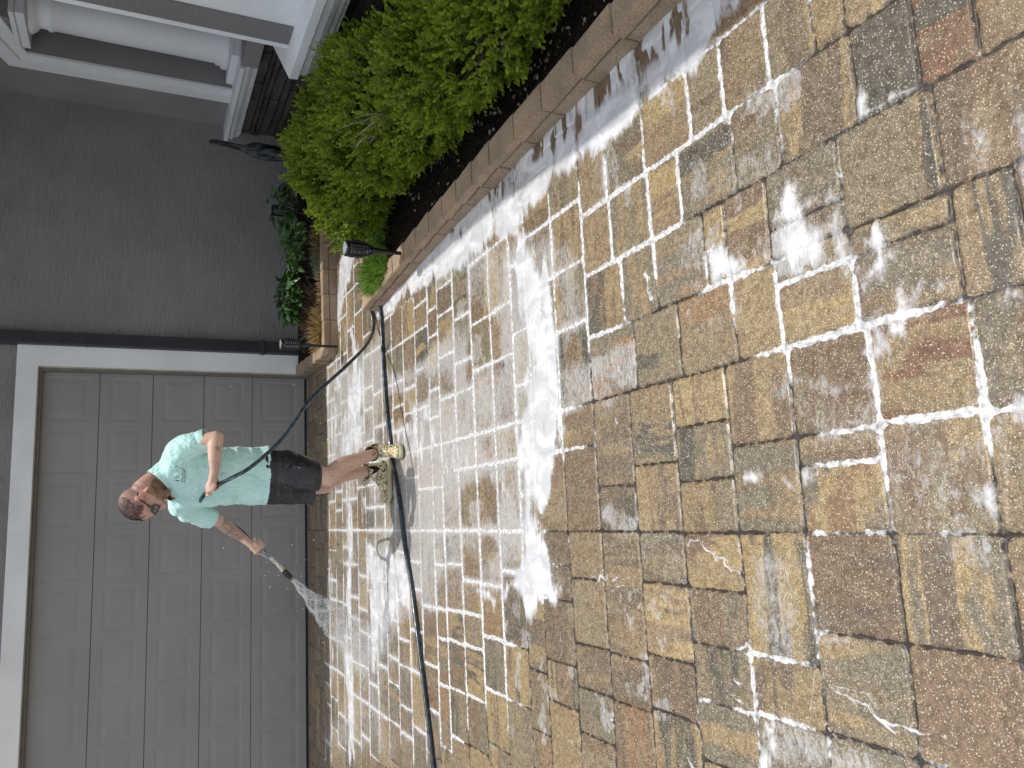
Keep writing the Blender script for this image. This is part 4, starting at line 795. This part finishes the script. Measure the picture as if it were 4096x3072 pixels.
brd *= 1-.85*ss(f_, .088, .094)*ss(-u_, .055, .062)*ss(u_, -.086, -.078)
col = col*(1-.6*brd[:, None])+np.array([.17, .11, .06])*.6*brd[:, None]
ear = ishead*(np.abs(l_) > .078)*(f_ < .025); col = np.where(ear[:, None] > 0, np.array([.62, .31, .25]), col)
for a, b, k, d_ in ((Rel, Rwr, 1., .07), (Rwr, a0+ax*.02, .45, .06), (Lel.lerp(Lwr, .65), Lwr+V3(-.05, 0, 0), .30, .05)):
    d, t = segd(co, a, b); ins = (d < d_)*(t > .02)*(t < .98); lines = 1-ss(np.abs(nz-.5), .01, .05); tt = ins*np.clip(.25+.75*lines+.4*ss(nz2, .5, .6), 0, 1)*k*(no[:, 1] < .6)*.80
    col = col*(1-tt[:, None])+np.array([.06, .065, .07])*tt[:, None]
# star and script marks on the left forearm
c0 = Lel.lerp(Lwr, .33)+V3(0, -.04, -.008); dx, dz = co[:, 0]-c0.x, co[:, 2]-c0.z; rr2 = np.hypot(dx, dz); an = np.arctan2(dz, dx); star = .0065+.013*np.abs(((an/(2*math.pi/5)) % 1)-.5)*2.
tt = (rr2 < star)*(co[:, 1] < 4.80)*.55; col = col*(1-tt[:, None])+np.array([.08, .08, .09])*tt[:, None]
c0 = Lel.lerp(Lwr, .52); dx = (co[:, 0]-c0.x)*.7-(co[:, 2]-c0.z)*.7; dz = (co[:, 0]-c0.x)*.7+(co[:, 2]-c0.z)*.7; wv = np.abs(dz-.007*np.sin(dx*480)) < .0022; tt = wv*(np.abs(dx) < .034)*(co[:, 1] < 4.81)*.5; col = col*(1-tt[:, None])+np.array([.10, .09, .09])*tt[:, None]
hl = fbm(co[:, 0]*200, co[:, 2]*40+co[:, 1]*150, 221, 2); lg = (co[:, 2] < .5)*ss(hl, .55, .7)*.25; col = col*(1-lg[:, None])+np.array([.2, .12, .08])*lg[:, None]
setcol(body.data, 'skin', col)
# short hair strands on the scalp, bristles on the jaw
M_HAIR = leaf_mat('dark brown wet hair', (.018, .010, .008), (.055, .032, .026), 0, .35); M_BEARD = leaf_mat('brown beard hair', (.08, .045, .022), (.20, .12, .06), 0, .5)
top = np.where((ishead) & (u_ > .018+.05*(nz-.5)+.10*np.clip(.04-f_, 0, .2)) & (np.abs(l_) < .074) & (f_ < .062+.35*np.clip(u_-.04, 0, .04)) & (sc_ > .3))[0]; pk = g_.choice(top, min(4200, len(top)*2)); N = no[pk]
dd = N*.35+np.array(fH)*.9+g_.normal(size=(len(pk), 3))*.16; mp = Matrix.Translation(man.location)
hr = leafmesh('hair', co[pk]+N*.001, dd, N, .009+.005*g_.random(len(pk)), 'blade', M_HAIR); hr.parent = man; hr.matrix_parent_inverse = mp.inverted()
bi = np.where(brd > .35)[0]; pk = g_.choice(bi, min(1300, len(bi)*2)); N = no[pk]; dd = N*.6+np.array(-uH)*.7+np.array(fH)*.25+g_.normal(size=(len(pk), 3))*.25
be = leafmesh('beard', co[pk], dd, N, .007+.006*g_.random(len(pk)), 'blade', M_BEARD); be.parent = man; be.matrix_parent_inverse = mp.inverted()
# sunglasses
M_GL = simple('black glossy frame', (.008, .008, .009), .15, .6, .05)
fr = bmesh.new()
for s in (1, -1):
    c = [hd(.096-.0*abs(q), s*(.040+.036*math.cos(q)), -.006+.022*math.sin(q)*(1-.25*math.cos(q))) for q in [2*math.pi*i/20 for i in range(21)]]
    c = [p-HM@Vector((1, 0, 0))*max(0, (abs((p-OH).dot(lH))/SH-.02))*.42*SH for p in c]; tube(fr, c, .0042, 6)
    tube(fr, spline([hd(.080, s*.062, .000), hd(.045, s*.074, -.002), hd(.0, s*.081, -.004), hd(-.022, s*.082, -.012), hd(-.03, s*.080, -.026)], 5), .0044, 6)
tube(fr, [hd(.098, .010, -.006), hd(.102, 0, -.003), hd(.098, -.010, -.006)], .003, 6)
gl = obj('sunglasses', fr, M_GL, man, True)
for s in (1, -1):
    bm = bmesh.new(); cs = []
    for rr_ in (1, .6, .25):
        ring = []
        for i in range(20):
            q = 2*math.pi*i/20; p = hd(.096+.004*(1-rr_), s*(.040+.035*rr_*math.cos(q)), -.006+.021*rr_*math.sin(q)*(1-.25*math.cos(q))); p = p-fH*max(0, (abs((p-OH).dot(lH))/SH-.02))*.42*SH; ring.append(bm.verts.new(p))
        cs.append(ring)
    for a, b in zip(cs, cs[1:]):
        for i in range(20): bm.faces.new((a[i], a[(i+1) % 20], b[(i+1) % 20], b[i]))
    bm.faces.new(cs[-1]); o = obj('lens', bm, simple('dark mirror lens', (.05, .055, .06), .08, .9, .05), gl, True); o.matrix_parent_inverse = Matrix.Translation(man.location).inverted() if False else Matrix()
# t-shirt
def ering(bm, levels, seg=40):
    rings = []
    for c, a, b, tilt in levels:
        c = Vector(c); rings.append([bm.verts.new(c+LAT*(a*math.cos(q))+FR*(b*math.sin(q))+UP*(tilt*math.sin(q))) for q in [2*math.pi*k/seg for k in range(seg)]])
    for a, b in zip(rings, rings[1:]):
        for i in range(seg): bm.faces.new((a[i], a[(i+1) % seg], b[(i+1) % seg], b[i]))
    bm.faces.new(rings[0][::-1]); bm.faces.new(rings[-1])
bm = bmesh.new()
ering(bm, [((.288, 5.12, .835), .192, .150, 0), ((.29, 5.12, .90), .190, .148, 0), ((.292, 5.11, 1.0), .184, .146, 0), ((.29, 5.09, 1.10), .184, .146, 0), ((.285, 5.07, 1.20), .190, .142, 0), ((.28, 5.06, 1.29), .198, .134, 0), ((.282, 5.05, 1.355), .190, .122, -.005), ((.29, 5.045, 1.41), .155, .105, -.005), ((.295, 5.03, 1.455), .105, .085, 0)])
capsule(bm, [V3(.30, 5.03, 1.40), V3(.285, 5.015, 1.45), V3(.245, 4.985, 1.50)], [.10, .086, .076], 20)
slL, slR = V3(.488, 4.862, 1.232), V3(.040, 5.272, 1.165)
capsule(bm, [V3(.33, 5.0, 1.355), Lsh+V3(.0, 0, -.008), Lsh.lerp(slL, .6), slL], [.085, .080, .072, .066], 20)
capsule(bm, [V3(.22, 5.1, 1.33), Rsh+V3(0, 0, -.004), Rsh.lerp(slR, .6), slR], [.085, .078, .068, .058], 20)
def wrk(P, N):
    x, y, z = P[:, 0], P[:, 1], P[:, 2]; la = (x-.28)*.76-(y-5.1)*.65
    a = fbm(la*14+z*9, z*5-la*6, 301, 3)-.5; b = fbm(la*9-z*16, z*14+la*8, 311, 3)-.5; c = np.sin((la*34+z*26)+6*a)*.0022*ss(-np.abs(z-1.2), -.14, -.02)
    cuff = .0035*(np.abs(z-.848) < .010)
    d = np.minimum(*[np.abs(np.linalg.norm(P-np.array(s), axis=1)-.0) for s in (Lsh, Rsh)]); seam = -.0025*(1-ss(np.abs(d-.078), .002, .006))
    fold = (np.abs(fbm(la*10+z*5, z*6-la*9, 321, 3)-.5)*2)**.6
    return .006+a*.026+b*.018-.006*np.clip(1-fold/.6, 0, 1)+c+cuff+seam
M_SH = NT('aqua knit t-shirt'); n_ = M_SH.noise(7, 4); M_SH.col(M_SH.mix(M_SH.ramp(n_, .4, .62), (.52, .83, .79), (.58, .88, .85))); M_SH.rough(.8, .2); M_SH.b.inputs['Sheen Weight'].default_value = .2; M_SH.bump(M_SH.noise(9, 3, (1, 1, .55), .5, 2.2), .9, .028)
shirt, sco, sno = fuse('t_shirt', bm, .0055, 3, M_SH.m, man, wrk)
# cut the hem, sleeve ends and neck flat by opening them
def cut(o, planes):
    b = bmesh.new(); b.from_mesh(o.data)
    for c, n, rad in planes:
        near = [f for f in b.faces if (f.calc_center_median()-Vector(c)).length < rad]; gm = list({*near, *[e for f in near for e in f.edges], *[v for f in near for v in f.verts]})
        bmesh.ops.bisect_plane(b, geom=gm, plane_co=c, plane_no=n, clear_outer=True)
    b.to_mesh(o.data); b.free(); o.data.polygons.foreach_set('use_smooth', [True]*len(o.data.polygons))
dL = (slL-Lsh).normalized(); dR = (slR-Rsh).normalized()
cut(shirt, [((.29, 5.12, .842), (0, 0, -1), .4), (slL+dL*.022, dL, .13), (slR+dR*.020, dR, .12), ((.262, 4.98, 1.462), V3(-.66, -.10, .70).normalized(), .13)])
# thickness so the openings read as cloth
so_ = shirt.modifiers.new('cloth', 'SOLIDIFY'); so_.thickness = .003; so_.offset = -1
bpy.context.view_layer.update(); dgr = bpy.context.evaluated_depsgraph_get(); bvh = BVHTree.FromObject(shirt, dgr)
def onshirt(px, pz):  # a point of the chest logo seen from the front, lifted just off the cloth
    o_ = V3(.250+px, 4.3, 1.345+pz); loc, nrm, i, d = bvh.ray_cast(o_-Vector(man.location)*0-Vector(shirt.matrix_world.translation), V3(.0, 1, 0)); return (loc+Vector(shirt.matrix_world.translation)+V3(0, -.0016, 0)) if loc else None
M_INK = simple('dark teal print', (.015, .06, .07), .6, .2, .05)
lb = bmesh.new()
def ribbon(pts, wd):
    pts = [Vector((a, b, 0)) for a, b in pts]; L = []
    for i, p in enumerate(pts):
        d = (pts[min(i+1, len(pts)-1)]-pts[max(i-1, 0)]).normalized(); n = Vector((-d.y, d.x, 0)); w_ = (wd[i] if hasattr(wd, '__len__') else wd)/2; L.append((p+n*w_, p-n*w_))
    vs = [[(lambda q: lb.verts.new(q) if q else None)(onshirt(v.x, v.y)) for v in pr_] for pr_ in L]
    for a, b in zip(vs, vs[1:]):
        if all(a) and all(b): lb.faces.new((a[0], b[0], b[1], a[1]))
k_ = 1/10.57/690
def U_(x, y): return ((870-y)*k_*1.0, -(x-450)*k_)
ribbon([U_(200, 250), U_(240, 370), U_(290, 450), U_(345, 545)], .0013); ribbon([U_(345, 545), U_(375, 620)], .0022)
ribbon([U_(140, 200), U_(195, 260)], .0030); ribbon([U_(150, 205), U_(225, 165)], .0018); ribbon([U_(225, 165), U_(262, 215), U_(210, 255)], .0010)
ribbon([U_(270, 245), U_(360, 255), U_(440, 290), U_(500, 345), U_(535, 410), U_(545, 470)], [.0006, .0016, .0022, .0028, .0036, .0042]); ribbon([U_(450, 280), U_(530, 330), U_(575, 420), U_(580, 480)], .0009)
ribbon([U_(190, 650), U_(290, 600)], .0035); ribbon([U_(290, 600), U_(330, 620), U_(310, 665), U_(390, 730)], .0014); ribbon([U_(320, 680), U_(390, 730)], .0030)
ribbon([U_(190, 810), U_(240, 770), U_(310, 775), U_(385, 790)], [.0012, .0050, .0060, .0006])
def word(txt, x0, wtot, z0, hgt):
    cu = bpy.data.curves.new('w', 'FONT'); cu.body = txt; to = bpy.data.objects.new('w', cu); C.objects.link(to); bpy.context.view_layer.update(); me = bpy.data.meshes.new_from_object(to.evaluated_get(bpy.context.evaluated_depsgraph_get()))
    b = bmesh.new(); b.from_mesh(me); xs = [v.co.x for v in b.verts]; ys_ = [v.co.y for v in b.verts]; ok = {}
    for v in b.verts:
        q = onshirt(x0+(v.co.x-min(xs))/(max(xs)-min(xs))*wtot, z0+(v.co.y-min(ys_))/(max(ys_)-min(ys_))*hgt); ok[v] = lb.verts.new(q) if q else None
    for f in b.faces:
        if all(ok[v] for v in f.verts): lb.faces.new([ok[v] for v in f.verts])
    b.free(); bpy.data.objects.remove(to)
word('TOTAL SURFACE', 0, .0680, -.0060, .0100); word('SOLUTIONS', 0, .0500, -.0185, .0098)
lg_ = obj('chest_logo', lb, M_INK, shirt); lg_.matrix_parent_inverse = Matrix.Translation(man.location).inverted() if False else Matrix()
# shorts
bm = bmesh.new()
ering(bm, [((.288, 5.12, .70), .165, .135, 0), ((.288, 5.12, .80), .178, .140, 0), ((.288, 5.12, .95), .170, .130, 0)])
hL, hR = V3(.270, 4.975, .560), V3(.190, 5.165, .560)
capsule(bm, [V3(.335, 5.06, .85), V3(.318, 5.03, .72), V3(.285, 4.99, .60), hL+V3(0, 0, -.02)], [.118, .112, .098, .088], 22); capsule(bm, [V3(.235, 5.17, .85), V3(.212, 5.18, .72), V3(.195, 5.17, .60), hR+V3(0, 0, -.02)], [.118, .108, .096, .092], 22)
def wr2(P, N):
    la = (P[:, 0]-.28)*.76-(P[:, 1]-5.1)*.65; a = fbm(la*11+P[:, 2]*13, P[:, 2]*9-la*8, 401, 4)-.5; return a*.022+.0025*(np.abs(P[:, 2]-.553) < .007)
M_SO = NT('black wet nylon shorts'); n_ = M_SO.noise(9, 3); M_SO.col(M_SO.mix(n_, (.010, .010, .013), (.022, .021, .027))); M_SO.rough(M_SO.ramp(M_SO.noise(14, 3), .4, .65, .28, .5), .55); M_SO.bump(M_SO.noise(35, 4), .35, .006)
shorts, _, _ = fuse('shorts', bm, .0055, 4, M_SO.m, man, wr2)
cut(shorts, [((.24, 5.07, .545), (-.02, 0, -1), .4)])
sm_ = shorts.modifiers.new('cloth', 'SOLIDIFY'); sm_.thickness = .003; sm_.offset = -1
# boots
M_CAMO = NT('camouflage boot upper'); n_ = M_CAMO.noise(16, 3, dist=2.6); n2 = M_CAMO.noise(26, 2, dist=3.2)
cc_ = M_CAMO.mix(M_CAMO.ramp(n_, .50, .53), (.66, .58, .34), (.40, .27, .10)); cc_ = M_CAMO.mix(M_CAMO.ramp(n2, .545, .56), cc_, (.035, .03, .022)); n3 = M_CAMO.noise(21, 2, dist=3.); cc_ = M_CAMO.mix(M_CAMO.ramp(n3, .56, .58), cc_, (.72, .70, .58)); M_CAMO.col(cc_); M_CAMO.rough(.38, .45)
M_SOLE = simple('cream rubber sole', (.50, .47, .31), .55, .4, .06, 20)
def boot(heel, toe, label, lift=0, shaft_top=None, side=1):
    heel = Vector(heel); toe = Vector(toe); d = (toe-heel); Ln = d.length; d.normalize(); lt = V3(0, 0, 1).cross(d).normalized(); up = d.cross(lt); rot = Matrix((d, lt, up)).transposed(); s = Ln/.30
    def T(a, b, c): return heel+d*a*s+lt*b*s+up*c*s
    bm = bmesh.new(); ol = [(0, 0), (.004, .022), (.02, .034), (.06, .037), (.11, .036), (.17, .045), (.215, .050), (.255, .045), (.285, .028), (.300, .004), (.288, -.022), (.262, -.036), (.22, -.044), (.17, -.042), (.11, -.034), (.06, -.035), (.02, -.033), (.004, -.022)]
    pr = []
    for z, k in ((0.0, 1.0), (.010, 1.035), (.026, 1.02), (.030, .97)):
        pr.append([bm.verts.new(T(.15+(a-.15)*k, b*k, z+.0+(.012*max(0, (a-.2)/.1)**2 if z == 0 else .006*max(0, (a-.2)/.1)**2))) for a, b in [(v.x, v.y) for v in spline([(a, b, 0) for a, b in ol+[ol[0]]], 3)[:-1]]])
    n = len(pr[0])
    for a, b in zip(pr, pr[1:]):
        for i in range(n): bm.faces.new((a[i], a[(i+1) % n], b[(i+1) % n], b[i]))
    bm.faces.new(pr[0][::-1]); bm.faces.new(pr[-1]); bmesh.ops.recalc_face_normals(bm, faces=bm.faces)
    st = shaft_top if shaft_top else T(.075, 0, .185)
    b2 = bmesh.new(); B = lambda c, r: ball(b2, T(*c), [x*s for x in r], rot, 3)
    B((.045, 0, .055), (.042, .036, .045)); B((.10, 0, .052), (.07, .038, .045)); B((.17, .002, .045), (.075, .044, .034)); B((.235, .002, .040), (.058, .043, .028)); capsule(b2, [T(.065, 0, .06), T(.068, 0, .12), st], [.044, .046, .049], 20); capsule(b2, [T(.08, 0, .11), T(.15, 0, .062)], [.045, .036], 16)
    o, _, _ = fuse('boot', b2, .005, 3, M_CAMO.m, man); 
    if label: o['label'] = label
    nd = (st-T(.068, 0, .12)).normalized(); cut(o, [(st+nd*.005, nd, .08), (T(.15, 0, .026), -up, .3)])
    sol = obj('sole', bm, M_SOLE, o, True); sol.matrix_parent_inverse = Matrix()
    ey = bmesh.new(); bv = BVHTree.FromObject(o, bpy.context.evaluated_depsgraph_get())
    for sd in (1, -1):
        outl = []
        for i in range(18):
            q = 2*math.pi*i/18; cc = T(.072, 0, .135); base_ = cc+d*(.030*math.cos(q)*(1 if math.sin(q) > 0 else .75))+nd*(.050*math.sin(q))+lt*sd*.12; loc, nr, ii, dd_ = bv.ray_cast(base_, -lt*sd)
            if loc: outl.append(loc+nr*.0025)
        if len(outl) > 8: c_ = sum(outl, Vector())/len(outl); loc, nr, ii, dd_ = bv.ray_cast(c_+lt*sd*.1, -lt*sd); ctr = ey.verts.new((loc+nr*.003) if loc else c_); vv = [ey.verts.new(p) for p in outl]; [ey.faces.new((ctr, vv[i], vv[(i+1) % len(vv)])) for i in range(len(vv))]
    e_ = obj('elastic_panel', ey, simple('dark brown elastic', (.022, .016, .016), .8, .2, .2, 60), o, True); e_.matrix_parent_inverse = Matrix()
    rim = bmesh.new(); q0 = st+nd*.004; aa = d.cross(nd).normalized(); bb = nd.cross(aa); tube(rim, [q0+(aa*math.cos(q)+bb*math.sin(q))*.0505 for q in [2*math.pi*i/28 for i in range(29)]], .0035, 6)
    r_ = obj('boot_rim', rim, simple('brown boot binding', (.10, .055, .035), .6), o, True); r_.matrix_parent_inverse = Matrix()
    for nm, bk in (('pull_tab', -1), ('pull_tab', 1)):
        tb = bmesh.new(); p = q0+d*.050*bk; tube(tb, spline([p-nd*.025, p+nd*.010+d*.003*bk, p+nd*.016+d*.008*bk, p+nd*.004+d*.008*bk], 4), .0032, 5); t_ = obj(nm, tb, simple('dark pull tab', (.05, .035, .03), .6), o, True); t_.matrix_parent_inverse = Matrix()
boot((.388, 5.218, .006), (.082, 5.236, .006), 'boot pointing left in profile', shaft_top=V3(.308, 5.216, .175)); boot((.452, 5.185, .010), (.405, 4.885, .006), 'boot pointing towards the camera', shaft_top=V3(.418, 5.075, .175))
